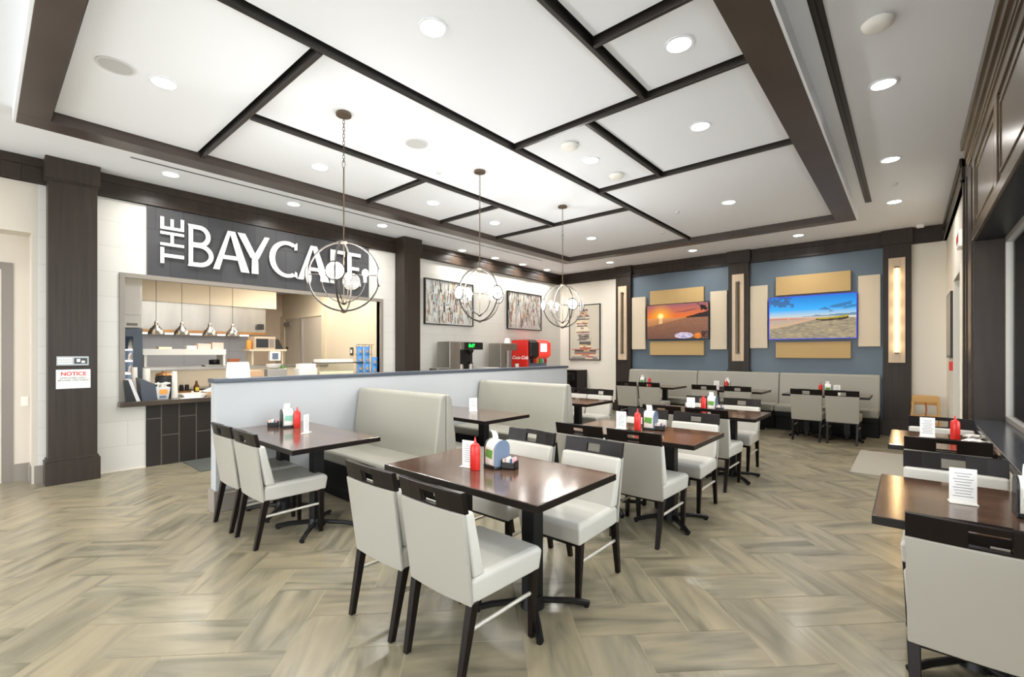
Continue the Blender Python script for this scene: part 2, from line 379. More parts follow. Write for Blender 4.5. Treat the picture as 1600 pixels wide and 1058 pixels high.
struct('trim_22', 'dark wood', (WX+.0, .85, -4.2, WYf, .74, .80))
g = G()
for y in (6.235, 4.6, 3.0, 1.4, -.2, -1.8, -3.4): g.box(WXg-.02, WXg+.04, y-.028, y+.028, WZ0, WZ1)
g.box(WXg-.02, WXg+.04, -4.2, WYf, WZ1-.06, WZ1).box(WXg-.02, WXg+.04, -4.2, WYf, WZ0, WZ0+.05)
wf = g.done('window_2', 'steel flat', kind='structure', bevel=.004)
G().box(WXg+.005, WXg+.012, -4.2, WYf, WZ0+.04, WZ1-.05).done('pane', 'glass', wf)
# storefront glazing behind the camera
g = G().box(-7.8, .85, -4.25, -4.15, 0, .12).box(-7.8, .85, -4.25, -4.15, 3.0, ZC)
for x in (-7.75, -6.2, -4.7, -3.2, -1.7, -.2, .6): g.box(x-.04, x+.04, -4.25, -4.15, .12, 3.0)
g.done('window_3', 'dark wood', kind='structure')
struct('wall_outside', 'outside dark', (.95, 5, 7.4, 7.6, -.1, 5))
struct('floor_outside', 'outside ground', (.86, 14, -14, 20, -.15, -.05), (-14, .86, -14, -4.3, -.15, -.05))
# crowns
def crown(name, *segs):
    g = G()
    for (x0, x1, y0, y1, dx, dy) in segs:
        g.box(x0, x1, y0, y1, 3.38, ZC-.001)
        g.box(x0-(.018 if dx < 0 else 0), x1+(.018 if dx > 0 else 0), y0-(.018 if dy < 0 else 0), y1+(.018 if dy > 0 else 0), 3.56, ZC-.001)
        g.box(x0-(.012 if dx < 0 else 0), x1+(.012 if dx > 0 else 0), y0-(.012 if dy < 0 else 0), y1+(.012 if dy > 0 else 0), 3.38, 3.42)
    g.done(name, 'dark wood', kind='structure', bevel=.004)
crown('trim_23', (XL, XL+.045, .3, YB, 1, 0)); crown('trim_24', (XL+.05, XR-.05, YB-.045, YB, 0, -1))
crown('trim_25', (XR-.04, XR, 7.2, YB, -1, 0)); crown('trim_27', (XL, XL+.045, -4.2, .3, 1, 0))
g = G().box(WX-.03, .8, -4.2, 6.6, 3.40, ZC-.001).box(WX-.05, .8, -4.2, 6.62, 3.47, ZC-.001).box(WX-.07, .8, -4.2, 6.64, 3.56, ZC-.001).box(WX-.022, .8, -4.2, 6.59, 3.37, 3.40)
g.done('trim_26', 'panel wood', kind='structure', bevel=.004)
# pilasters
def pilaster(name, x0, x1, y0, y1, base=True, z0=0, axis='x'):
    g = G(); e = .025
    if axis == 'x':
        g.box(x0, x1, y0, y1, z0, 3.43).box(x0, x1+e, y0-e, y1+e, 3.42, ZC-.002).box(x0, x1+e*.5, y0-e*.5, y1+e*.5, 3.40, 3.43)
        if base: g.box(x0, x1+e, y0-e, y1+e, 0, .26).box(x0, x1+e*.5, y0-e*.5, y1+e*.5, .26, .285)
    else:
        g.box(x0, x1, y0, y1, z0, 3.43).box(x0-e, x1+e, y0-e, y1, 3.40, ZC-.002)
        if base: g.box(x0-e, x1+e, y0-e, y1, 0, .28)
        else: g.box(x0-e, x1+e, y0-e, y1, z0, z0+.025)
    g.done(name, 'pilaster wood', kind='structure', bevel=.004)
pilaster('trim_30', XL, -7.215, .495, .905); pilaster('trim_31', XL, -7.15, 5.2, 5.57)
pilaster('trim_32', -5.655, -5.25, YB-.12, YB, axis='y'); pilaster('trim_33', -2.96, -2.55, YB-.12, YB, False, 1.085, 'y'); pilaster('trim_34', -.35, .036, YB-.12, YB, axis='y')
struct('baseboard_left', 'wall cream', (XL, XL+.012, .93, 1.40, 0, .02))
struct('baseboard_entry', 'grey trim', (XL-.3, XL-.285, .26, .38, 0, .2), (XL-.001, XL+.013, .40, .47, 0, .2), (XL-.3, XL, .365, .38, 0, .2))
struct('baseboard_far', 'dark wood', (-7.4, -5.69, YB-.015, YB, 0, .2), (.07, XR, YB-.015, YB, 0, .2))
# opening trim, sign wall
struct('trim_40', 'grey trim', (XL-.02, XL+.03, 1.135, 1.19, .80, 2.42), (XL-.02, XL+.03, 4.87, 4.925, .8, 2.42), (XL-.02, XL+.03, 1.135, 4.925, 2.42, 2.48), bevel=.004)
struct('trim_41', 'dark wood', (XL-.16, XL-.15, 1.10, 1.16, .8, 2.5), (XL-.16, XL-.02, 4.9, 4.93, .8, 2.5))
# door at far left
d = struct('door_1', 'casing', (-7.80, -7.74, -1.0, -.84, 0, 2.5), (-7.80, -7.74, .16, .25, 0, 2.5), (-7.80, -7.74, -.84, .16, 2.42, 2.5))
G().box(-7.78, -7.755, -.84, .16, .01, 2.42).done('door_leaf', 'door lilac', d)
G().cyl((-7.755, .1, 1.05), (-7.70, .1, 1.05), .012).cyl((-7.70, .11, 1.05), (-7.70, -.02, 1.05), .011).done('door_handle', 'chrome', d)
tag(G().box(-7.752, -7.742, .31, .37, .86, .97).box(-7.744, -7.738, .33, .35, .89, .94).done('light_switch', 'plastic white', bevel=.002), 'small white wall switch beside the door at far left', 'switch')
# door at right wall
d = struct('door_2', 'wall cream', (XR-.015, XR+.05, 7.80, 7.88, 0, 2.56), (XR-.015, XR+.05, 8.92, 9.0, 0, 2.56), (XR-.015, XR+.05, 7.88, 8.92, 2.48, 2.56))
G().box(XR+.12, XR+.16, 7.85, 8.95, 0, 2.5).done('door_leaf', 'black plastic', d)
G().box(XR+.08, XR+.12, 8.0, 8.1, 1.0, 1.06).done('door_handle', 'chrome', d)

# ---------------------------------------------------------------- cafe sign
t = thing('cafe_sign', 'dark tiled sign panel above the kitchen opening with cream letters THE BAYCAFE', 'sign', (XL, 3.0, 2.48))
def off(o, dx=-XL, dy=-3.0, dz=-2.48): o.data.transform(Matrix.Translation((dx, dy, dz))); return o
off(G().box(XL, XL+.03, 1.41, 4.62, 2.482, 3.378).done('sign_panel', 'sign tile', t))
ZL, HL = 2.655, .57
def dark_sides(o):
    o.data.materials.append(M['black plastic'])
    for p in o.data.polygons:
        if abs(p.normal.x) < .5: p.material_index = 1
def letter(ch, y0, y1, strokes):
    """strokes: polygons in (u 0..1, v 0..1) inside the letter's box"""
    g = G(); wd = y1-y0
    for k, p in enumerate(strokes):
        g.prism([(a*wd, b*HL) for a, b in p], lambda u, v: (XL+.035, y0+u, ZL+v), lambda u, v: (XL+.068+k*.0007, y0+u, ZL+v))
    o = g.done('letter', 'white', t, label='cream raised letter '+ch); off(o); dark_sides(o)
def bar(a, b, w0, w1):      # slanted stroke, horizontal widths w0 (bottom) w1 (top)
    return [(a[0]-w0/2, a[1]), (a[0]+w0/2, a[1]), (b[0]+w1/2, b[1]), (b[0]-w1/2, b[1])]
def arc(cx, cy, rx, ry, a0, a1, n=20): return [(cx+rx*math.cos(math.radians(a0+(a1-a0)*i/n)), cy+ry*math.sin(math.radians(a0+(a1-a0)*i/n))) for i in range(n+1)]
def cring(cx, cy, rx, ry, tx, ty, a0, a1):      # open arc stroke as polygon
    return arc(cx, cy, rx, ry, a0, a1)+arc(cx, cy, rx-tx, ry-ty, a1, a0)
stem = [(0, 0), (.22, 0), (.2, .06), (.2, .94), (.22, 1), (0, 1), (.03, .94), (.03, .06)]
def bowl(z0, z1, r):
    return ([(.15, z1)]+arc(.45, (z0+z1)/2, r-.45, (z1-z0)/2, 90, -90, 14)+[(.15, z0), (.15, z0+.1)]+arc(.42, (z0+z1)/2, r-.45-.16, (z1-z0)/2-.1, -90, 90, 14)+[(.15, z1-.1)])
letter('B', 1.84, 2.145, [stem, bowl(0, .56, 1.0), bowl(.48, 1.0, .88)])
Aa = [bar((.1, 0), (.45, 1), .17, .1), bar((.88, 0), (.52, 1), .24, .16), [(.22, .28), (.75, .28), (.72, .38), (.26, .38)]]
letter('A', 2.13, 2.61, Aa)
letter('Y', 2.455, 2.89, [bar((.5, .4), (.1, 1), .22, .24), bar((.55, .4), (.92, 1), .2, .16), [(.42, 0), (.64, 0), (.62, .45), (.43, .45)]])
letter('C', 2.885, 3.32, [cring(.62, .5, .62, .5, .2, .1, 62, 298), [(.88, .78), (.98, .8), (.98, 1.0), (.86, .93)], [(.86, .07), (.98, 0.0), (.98, .16), (.9, .2)]])
letter('A', 3.31, 3.85, Aa)
letter('F', 3.86, 4.13, [[(0, 0), (.34, 0), (.32, 1), (.02, 1)], [(.1, .9), (1, .9), (1, 1), (.1, 1)], [(.9, .84), (1, .84), (1, 1), (.9, 1)], [(.1, .47), (.9, .47), (.9, .57), (.1, .57)]])
letter('E', 4.17, 4.43, [[(0, 0), (.34, 0), (.32, 1), (.02, 1)], [(.1, .9), (1, .9), (1, 1), (.1, 1)], [(.1, .47), (.88, .47), (.88, .57), (.1, .57)], [(.1, 0), (1, 0), (1, .1), (.1, .1)]])
def small(ch, z0, z1, rects):   # rotated letters reading upward: local u runs up (z), local v runs to the left (-Y)
    g = G()
    for k, (u0, u1, v0, v1) in enumerate(rects): g.box(XL+.035, XL+.06+k*.0007, 1.80-.26*v1, 1.80-.26*v0, z0+(z1-z0)*u0, z0+(z1-z0)*u1)
    o = g.done('letter', 'white', t, label='small upright-turned cream letter '+ch); off(o); dark_sides(o)
small('T', 2.65, 2.86, [(.4, .62, 0, 1), (0, 1, .84, 1)])
small('H', 2.885, 3.07, [(0, .2, 0, 1), (.8, 1, 0, 1), (.1, .9, .44, .58)])
small('E', 3.10, 3.26, [(0, .24, 0, 1), (.1, 1, 0, .15), (.1, .9, .44, .58), (.1, 1, .85, 1)])
# notices on the first pilaster
t = thing('notice_sign', 'white notice with red heading on dark pilaster', 'notice', (-7.205, .7, 1.07))
G().box(-.009, 0, -.143, .143, 0, .215).done('board', 'white', t, bevel=.001)
text_mesh('heading', 'NOTICE', .058, 'ink red', Matrix.Translation((.001, 0, .165)) @ frame_px(), t, .0008, bold=.002)
text_mesh('lettering', 'EMPLOYEES ONLY\nBEYOND THIS POINT', .027, 'ink dark', Matrix.Translation((.001, 0, .105)) @ frame_px(), t, .0008)
t = thing('metal_plaque', 'small silver plaque above the white notice on pilaster', 'plaque', (-7.205, .695, 1.33))
G().box(-.008, 0, -.135, .135, 0, .105).done('plate', 'plaque', t, bevel=.003)
g = G()
for k in range(3): g.box(.0, .004, -.125, -.005, .018+.027*k, .034+.027*k)
g.done('lettering', 'white', t)
G().box(0, .004, .01, .12, .02, .085).done('emblem', 'black plastic', t); G().box(.002, .006, .03, .06, .04, .075).box(.002, .006, .07, .1, .03, .055).done('emblem_mark', 'white', t)

# ---------------------------------------------------------------- furniture prototypes
def rbox(g, x0, x1, y0, y1, z0, z1): g.box(x0, x1, y0, y1, z0, z1)
def make_chair(label):
    t = thing('dining_chair', label, 'chair', group='light vinyl dining chairs')
    # seat: slightly wider at the front
    g = G(); v = []
    for z, (wb, wf, yb, yf) in ((.35, (.425, .455, -.222, .255)), (.455, (.43, .47, -.22, .27)), (.475, (.40, .43, -.19, .245))):
        v.append([g.bm.verts.new(p) for p in ((-wb/2, yb, z), (wb/2, yb, z), (wf/2, yf, z), (-wf/2, yf, z))])
    g.bm.faces.new(v[0][::-1]); g.bm.faces.new(v[2])
    for a, b in ((0, 1), (1, 2)):
        for i in range(4): g.bm.faces.new([v[a][i], v[a][(i+1) % 4], v[b][(i+1) % 4], v[b][i]])
    g.done('seat', 'seat vinyl', t, bevel=.018, seg=4, smooth=True)
    def slab(name, m, z0, z1, ya0, ya1, th, w0, w1, bev, hole=False, curve=.012):
        g = G(); nx = 8; rows = []
        for k in range(2):
            z = (z0, z1)[k]; ya = (ya0, ya1)[k]; wd = (w0, w1)[k]; th_ = th[k] if isinstance(th, tuple) else th
            fr = []; bk = []
            for i in range(nx+1):
                u = -1+2*i/nx; c = -curve*(1-u*u)
                fr.append(g.bm.verts.new((u*wd/2, ya+th_/2+c, z))); bk.append(g.bm.verts.new((u*wd/2, ya-th_/2+c, z)))
            rows.append((fr, bk))
        (f0, b0), (f1, b1) = rows
        for i in range(nx):
            g.bm.faces.new([f0[i+1], f0[i], f1[i], f1[i+1]]); g.bm.faces.new([b0[i], b0[i+1], b1[i+1], b1[i]])
            g.bm.faces.new([f0[i], f0[i+1], b0[i+1], b0[i]]); g.bm.faces.new([f1[i+1], f1[i], b1[i], b1[i+1]])
        g.bm.faces.new([f0[0], b0[0], b1[0], f1[0]]); g.bm.faces.new([b0[nx], f0[nx], f1[nx], b1[nx]])
        return g.done(name, m, t, bevel=bev, seg=3, smooth=True)
    slab('backrest', 'seat vinyl', .465, .775, -.175, -.245, (.075, .055), .435, .45, .015)
    slab('outer_back', 'back fabric', .348, .775, -.222, -.281, .02, .437, .452, .006)
    # top rail with a slot: two blocks joined above and below the slot
    g = G()
    def piece(u0, u1, z0, z1):
        P = []
        for z in (z0, z1):
            y = -.267-(z-.775)*.21
            for u, s_ in ((u0, -1), (u1, -1), (u1, 1), (u0, 1)):
                c = -.012*(1-(u/.225)**2)
                P.append(g.bm.verts.new((u, y+c+s_*.014, z)))
        for f in ((3, 2, 1, 0), (4, 5, 6, 7), (0, 1, 5, 4), (1, 2, 6, 5), (2, 3, 7, 6), (3, 0, 4, 7)): g.bm.faces.new([P[i] for i in f])
    for a, b in ((-.226, -.14), (-.14, -.055), (.055, .14), (.14, .226)): piece(a, b, .77, .87)
    piece(-.055, .055, .84, .87); piece(-.055, .055, .77, .785)
    bmesh.ops.remove_doubles(g.bm, verts=g.bm.verts, dist=.0005)
    g.done('top_rail', 'chair wood', t, bevel=.003)
    for sx in (-1, 1):
        G().hexa((sx*.190, -.275, 0), (.03, .032), (sx*.200, -.205, .36), (.042, .045)).done('leg', 'chair wood', t, bevel=.004)
        G().hexa((sx*.195, .225, 0), (.028, .028), (sx*.205, .222, .36), (.042, .045)).done('leg', 'chair wood', t, bevel=.004)
        G().cyl((sx*.198, -.235, .235), (sx*.201, .215, .235), .010, n=20).done('side_bar', 'bar metal', t, smooth=True)
    G().box(-.19, .19, -.20, -.18, .325, .36).done('apron', 'chair wood', t); G().box(-.19, .19, .20, .225, .325, .36).done('apron', 'chair wood', t)
    return t
protos = {}
def chair(x, y, back, label):
    """back = 'near' (back towards the camera side, sits facing +Y) or 'far'"""
    rz = 0 if back == 'near' else PI
    if 'chair' not in protos: protos['chair'] = make_chair(label); o = protos['chair']; o.location = (x, y, 0); o.rotation_euler = (0, 0, rz); return o
    return dup(protos['chair'], (x, y, 0), rz, label)
def make_table(label, wx, wy, cols, group):
    t = thing('dining_table', label, 'table', group=group)
    G().box(-wx/2+.004, wx/2-.004, -wy/2+.004, wy/2-.004, .738, .76).done('tabletop', 'table top', t, bevel=.003)
    g = G()
    g.box(-wx/2-.001, wx/2+.001, -wy/2-.001, wy/2+.001, .722, .7585).done('edge_band', 'chair wood', t, bevel=.002)
    for cx in cols:
        c = G().box(cx-.045, cx+.045, -.045, .045, .05, .70).box(cx-.13, cx+.13, -.13, .13, .70, .722).done('column', 'black metal', t, bevel=.005)
        g = G()
        for a in (45, 135, 225, 315):
            r = math.radians(a); L = .33
            g.tube([(cx+.03*math.cos(r), .03*math.sin(r), .055), (cx+.7*L*math.cos(r), .7*L*math.sin(r), .04), (cx+L*math.cos(r), L*math.sin(r), .02)], .022, n=8, flat=.8)
            g.cyl((cx+(L-.015)*math.cos(r), (L-.015)*math.sin(r), 0), (cx+(L-.015)*math.cos(r), (L-.015)*math.sin(r), .02), .015)
        g.cyl((cx, 0, .02), (cx, 0, .09), .07, .055)
        g.done('base', 'black metal', t, smooth=True)
    return t
long_t = make_table('dark wooden table in the foreground with ketchup and black napkin dispenser', 1.24, .76, (-.29, .29), 'four-seat dining tables')
long_t.location = (-1.93, 2.08, 0)
tb = dup(long_t, (-1.87, 3.97, 0), 0, 'second table of the middle row behind the foreground table')
dup(long_t, (-1.87, 5.83, 0), 0, 'third table of the middle row, nearest the far bench')
wide = make_table('dark table set against the half wall with a two-chair side', 1.42, .74, (-.33, .33), 'tables along the half wall')
wide.location = (-4.115, 1.86, 0)
dup(wide, (-4.05, 3.81, 0), 0, 'booth table between the two booth benches')
dup(wide, (-4.08, 5.86, 0), 0, 'table at the end of the half wall with empty top')
b_t = make_table('bench table under the sunset screen', 1.22, .76, (-.29, .29), 'tables at the long bench')
b_t.location = (-4.25, 9.62, 0)
dup(b_t, (-2.62, 9.62, 0), 0, 'bench table in front of the unlit middle wall light')
dup(b_t, (-1.08, 9.62, 0), 0, 'bench table under the blue beach screen')
r_t = make_table('small table by the windows nearest the camera at right', .595, .92, (.06,), 'window tables')
r_t.location = (.175, 3.03, 0)
dup(r_t, (.175, 5.12, 0), 0, 'second window table with ketchup and crumpled napkins')
T1 = 'foreground table'
for x, y, s, l in (
    (-2.19, 1.65, 'near', 'pale dining chair with back to camera, left one at the foreground table'),
    (-1.68, 1.65, 'near', 'pale dining chair closest to camera in the centre, seat turned to the foreground table'),
    (-2.24, 2.55, 'far', 'pale dining chair facing camera behind the napkin dispenser of the foreground table'),
    (-1.67, 2.53, 'far', 'pale dining chair facing camera at the right far side of the foreground table'),
    (-4.39, 1.62, 'near', 'pale dining chair nearest the half wall end at the left table'),
    (-3.88, 1.62, 'near', 'pale dining chair on the aisle side of the table against half wall'),
    (-2.12, 3.60, 'near', 'left pale chair with back to camera at the second middle table'),
    (-1.62, 3.60, 'near', 'right pale chair with back to camera at the second middle table'),
    (-2.13, 4.43, 'far', 'left pale chair facing camera at the second middle table'),
    (-1.62, 4.43, 'far', 'right pale chair facing camera at the second middle table'),
    (-2.16, 5.42, 'near', 'left pale chair with back to camera at the third middle table'),
    (-1.66, 5.42, 'near', 'right pale chair with back to camera at the third middle table'),
    (-2.17, 6.30, 'far', 'left pale chair facing camera at the third middle table'),
    (-1.67, 6.30, 'far', 'right pale chair facing camera at the third middle table'),
    (-4.33, 6.46, 'far', 'pale chair facing camera just past the booth, nearer the half wall'),
    (-3.87, 6.46, 'far', 'pale chair facing camera at the table beyond the booths, aisle side'),
    (-4.52, 9.22, 'near', 'leftmost grey-backed chair at the long bench under the sunset screen'),
    (-4.02, 9.22, 'near', 'second grey-backed chair at the long bench under the sunset screen'),
    (-2.93, 9.22, 'near', 'left chair at the bench table below the middle wall light'),
    (-2.34, 9.22, 'near', 'right chair at the bench table below the middle wall light'),
    (-1.30, 9.30, 'near', 'left of two chairs under the blue beach screen'),
    (-.81, 9.30, 'near', 'right of two chairs under the blue beach screen'),
    (.215, 2.60, 'near', 'large near chair back filling the lower right corner'),
    (.20, 3.49, 'far', 'pale chair facing camera behind the upright menu card of the near window table'),
    (.20, 4.70, 'near', 'chair with back to camera at the second window table'),
    (.225, 5.58, 'far', 'chair facing camera behind the ketchup of the second window table')):
    chair(x, y, s, l)

# booths (double-sided benches) on the half wall
def booth(y, x0, x1, label):
    t = thing('booth_bench', label, 'booth', ((x0+x1)/2, y, 0), group='double-sided booth benches')
    hw = (x1-x0)/2
    for s in (-1, 1):       # one sloping back cushion each side
        poly = [(0, .12), (s*.155, .12), (s*.15, .46), (s*.075, 1.03), (s*.05, 1.07), (0, 1.075)]
        G().prism(poly, lambda u, v: (-hw, u, v), lambda u, v: (hw, u, v)).done('backrest', 'booth vinyl', t, bevel=.022, seg=4, smooth=True)
        G().box(-hw, hw, min(s*.13, s*.60), max(s*.13, s*.60), .36, .475).done('seat', 'booth vinyl', t, bevel=.03, seg=4, smooth=True)
        G().box(-hw+.02, hw-.01, min(s*.1, s*.57), max(s*.1, s*.57), .10, .40).box(-hw+.02, hw-.01, min(s*.1, s*.55), max(s*.1, s*.55), 0, .1).done('base', 'booth black', t, bevel=.02)
    return t
booth(2.93, -4.812, -3.36, 'grey double booth bench nearest the camera, right of the table against the half wall')
booth(4.90, -4.812, -3.28, 'grey double booth bench further back, behind the booth table')
def wall_bench(x0, x1, label):
    t = thing('wall_bench', label, 'bench', ((x0+x1)/2, 10.3, 0), group='long grey bench sections')
    hw = (x1-x0)/2-.003
    poly = [(.295, .40), (.12, .40), (.13, .55), (.21, 1.03), (.235, 1.075), (.295, 1.08)]
    G().prism(poly, lambda u, v: (-hw, u, v), lambda u, v: (hw, u, v)).done('backrest', 'booth vinyl', t, bevel=.02, seg=4, smooth=True)
    G().box(-hw, hw, -.33, .17, .35, .475).done('seat', 'booth vinyl', t, bevel=.03, seg=4, smooth=True)
    G().box(-hw, hw, -.30, .29, .26, .37).box(-hw, hw, -.18, .29, 0, .27).done('base', 'booth black', t, bevel=.01)
wall_bench(-5.24, -3.58, 'left section of long grey bench under the sunset screen')
wall_bench(-3.58, -1.97, 'middle section of long grey bench under the unlit wall light')
wall_bench(-1.97, -.38, 'right section of long grey bench under the blue beach screen')

# half wall
t = thing('partition_wall', 'grey half wall with dark cap dividing the booths from the serving counter', 'half wall', (-4.9, 4.3, 0))
t['kind'] = 'structure'
G().box(-.065, .065, -2.88, 2.88, 0, 1.195).done('panel', 'halfwall paint', t, bevel=.004)
G().box(-.085, .085, -2.90, 2.90, 1.195, 1.235).done('cap', 'cap', t, bevel=.006)
G().box(-.085, -.065, -2.88, 2.88, 0, .2).box(.065, .085, -2.88, 2.88, 0, .2).box(-.085, .085, -2.90, -2.88, 0, .2).done('baseboard', 'grey trim', t, bevel=.004)

# ---------------------------------------------------------------- table-top things
ZT = .7605
def ketchup(x, y, z, label):
    if 'ket' not in protos:
        t = thing('ketchup_bottle', label, 'bottle', (x, y, z), group='red squeeze bottles'); protos['ket'] = t
        G().lathe([(.029, 0), (.031, .006), (.031, .128), (.029, .135)]).done('body', 'red', t, smooth=True)
        G().lathe([(.030, .135), (.030, .145), (.022, .156), (.009, .163), (.007, .175), (.0035, .198)]).done('cap', 'red', t, smooth=True)
        return t
    return dup(protos['ket'], (x, y, z), 0, label)
def napkin(x, y, z, rz, label, face='green'):
    k = 'nap'+face
    if k not in protos:
        t = thing('napkin_dispenser', label, 'napkin dispenser', (x, y, z), rz, group='black napkin dispensers'); protos[k] = t
        prof = [(-.06, .012)]+[(-.06*math.cos(a)*1, .125+.05*math.sin(a)) for a in [i*PI/10 for i in range(11)]]+[(.06, .012)]
        G().prism([(p[0]*.93, p[1]*.99) for p in prof], lambda u, v: (-.045, u, v), lambda u, v: (.045, u, v)).done('napkin_stack', 'plastic white', t, bevel=.003)
        for s in (-1, 1): G().prism(prof, lambda u, v: (s*.046, u, v), lambda u, v: (s*.056, u, v)).done('side_plate', 'steel blue and sheen' if s > 0 else 'black plastic', t, bevel=.003)  # +X plate coloured blue-grey as a painted reflection, the other left black
        G().box(-.056, .056, -.065, .065, 0, .02).done('base', 'black plastic', t, bevel=.004)
        G().box(-.038, .038, -.0625, -.057, .03, .13).done('face_plate', 'plastic white', t)
        G().prism([(-.036, .07), (.03, .06), (.036, .115), (-.03, .118)], lambda u, v: (u, -.0628, v), lambda u, v: (u, -.0635, v)).done('printed_card', face, t)
        g = G()
        pts = [(-.01, .165), (-.008, .19), (-.014, .212), (-.028, .23)]
        for i in range(3):
            a, b = pts[i], pts[i+1]
            g.prism([(a[0], a[1]), (a[0]+.002, a[1]), (b[0]+.002, b[1]), (b[0], b[1])], lambda u, v: (-.032, u, v), lambda u, v: (.022, u, v))
        g.done('paper_slip', 'paper', t)
        return t
    return dup(protos[k], (x, y, z), rz, label)
def caddy(x, y, z, rz, label):
    if 'cad' not in protos:
        t = thing('sugar_caddy', label, 'sugar caddy', (x, y, z), rz, group='sugar packet caddies'); protos['cad'] = t
        g = G().box(-.045, .045, -.032, .032, 0, .008).box(-.045, .045, -.032, -.028, 0, .042).box(-.045, .045, .028, .032, 0, .042).box(-.045, -.041, -.032, .032, 0, .05).box(.041, .045, -.032, .032, 0, .05)
        g.done('holder', 'black plastic', t)
        for i in range(6):
            x0 = -.038+i*.0128
            p = G().box(x0, x0+.009, -.026, .026, .01, .062+.004*(i % 3)).done('sugar_packet', ('cream pack', 'pink pack', 'white', 'cream pack', 'blue pack', 'pink pack')[i], t)
        return t
    return dup(protos['cad'], (x, y, z), rz, label)
def menu(x, y, z, rz, label):
    if 'menu' not in protos:
        t = thing('menu_card', label, 'table sign', (x, y, z), rz, group='upright menu cards'); protos['menu'] = t
        G().box(-.05, .05, -.03, .03, 0, .006).done('foot', 'plastic white', t, bevel=.002)
        G().box(-.048, .048, -.003, .003, .006, .165).done('card', 'paper', t)
        g = G()
        for k, w_ in enumerate((.03, .022, .036, .03, .025, .036, .032, .028, .036)):
            g.box(-w_, w_, -.0036, -.0031, .14-k*.0135, .143-k*.0135)
        g.done('printed_lines', 'ink', t)
        return t
    return dup(protos['menu'], (x, y, z), rz, label)
menu(-2.085, 2.0, ZT, .15, 'upright menu card left of ketchup on the foreground table')
ketchup(-2.012, 1.985, ZT, 'red ketchup bottle on the foreground table')
napkin(-1.955, 2.12, ZT, -.15, 'black napkin dispenser with green card on the foreground table')
caddy(-1.865, 2.14, ZT, .3, 'sugar caddy with blue packets beside the dispenser on the foreground table')
menu(-4.06, 1.90, ZT, 2.3, 'narrow-looking menu card standing alone on the table against the half wall')
ketchup(-4.44, 1.99, ZT, 'red ketchup bottle by the napkin dispenser near the half wall')
napkin(-4.54, 1.94, ZT, 1.35, 'napkin dispenser with teal card near the half wall', 'teal')
caddy(-4.66, 1.86, ZT, .9, 'sugar caddy left of the dispenser near the half wall')
menu(-4.017, 3.93, ZT, 1.0, 'menu card alone on the booth table')
menu(-2.04, 3.93, ZT, .1, 'menu card on the second middle table')
ketchup(-1.90, 3.98, ZT, 'red ketchup bottle on the second middle table')
napkin(-1.83, 4.10, ZT, .1, 'napkin dispenser behind the ketchup on the second middle table')
caddy(-1.74, 4.10, ZT, .2, 'sugar caddy on the second middle table')
menu(-2.03, 5.72, ZT, .1, 'menu card on the third middle table')
ketchup(-1.93, 5.88, ZT, 'red ketchup bottle on the third middle table')
napkin(-1.86, 5.98, ZT, .1, 'napkin dispenser on the third middle table')
caddy(-1.76, 5.95, ZT, .2, 'sugar caddy on the third middle table')
ketchup(-4.28, 9.55, ZT, 'red ketchup bottle on the bench table under the sunset screen')
napkin(-4.44, 9.55, ZT, .2, 'napkin dispenser on the bench table under the sunset screen')
menu(-2.87, 9.50, ZT, .1, 'menu card on the bench table below the middle wall light')
ketchup(-2.69, 9.52, ZT, 'red ketchup bottle on the bench table below the middle wall light')
napkin(-2.71, 9.66, ZT, .2, 'napkin dispenser behind the ketchup below the middle wall light')
caddy(-2.80, 9.60, ZT, .2, 'sugar caddy on the bench table below the middle wall light')
ketchup(-1.16, 9.56, ZT, 'red ketchup bottle under the blue beach screen')
napkin(-1.06, 9.60, ZT, .1, 'napkin dispenser with green card under the blue beach screen')
menu(-.93, 9.60, ZT, .1, 'menu card right of dispenser under the blue beach screen')
menu(.195, 3.05, ZT, .12, 'menu card on the near window table at right')
napkin(.41, 3.0, ZT, 0, 'black napkin dispenser at the right edge on the near window table', 'teal')
menu(.12, 5.25, ZT, .1, 'menu card on the second window table')
ketchup(.29, 5.25, ZT, 'red ketchup bottle on the second window table')
def crumple(x, y, z, s, label):
    g = G(); bmesh.ops.create_icosphere(g.bm, subdivisions=3, radius=s)
    rnd = random.Random(int(x*1000))
    for v in g.bm.verts: v.co *= 1+rnd.uniform(-.28, .2); v.co.z *= .45; v.co.x *= 1.5
    o = g.done('crumpled_napkin', 'plastic white', loc=(x, y, z+s*.45)); tag(o, label, 'napkin', 'used napkins on the second window table')
crumple(.39, 5.05, ZT, .05, 'cream crumpled napkin right of the ketchup on the window table'); crumple(.41, 5.4, ZT, .04, 'silvery crumpled wrapper behind the ketchup near the sill')

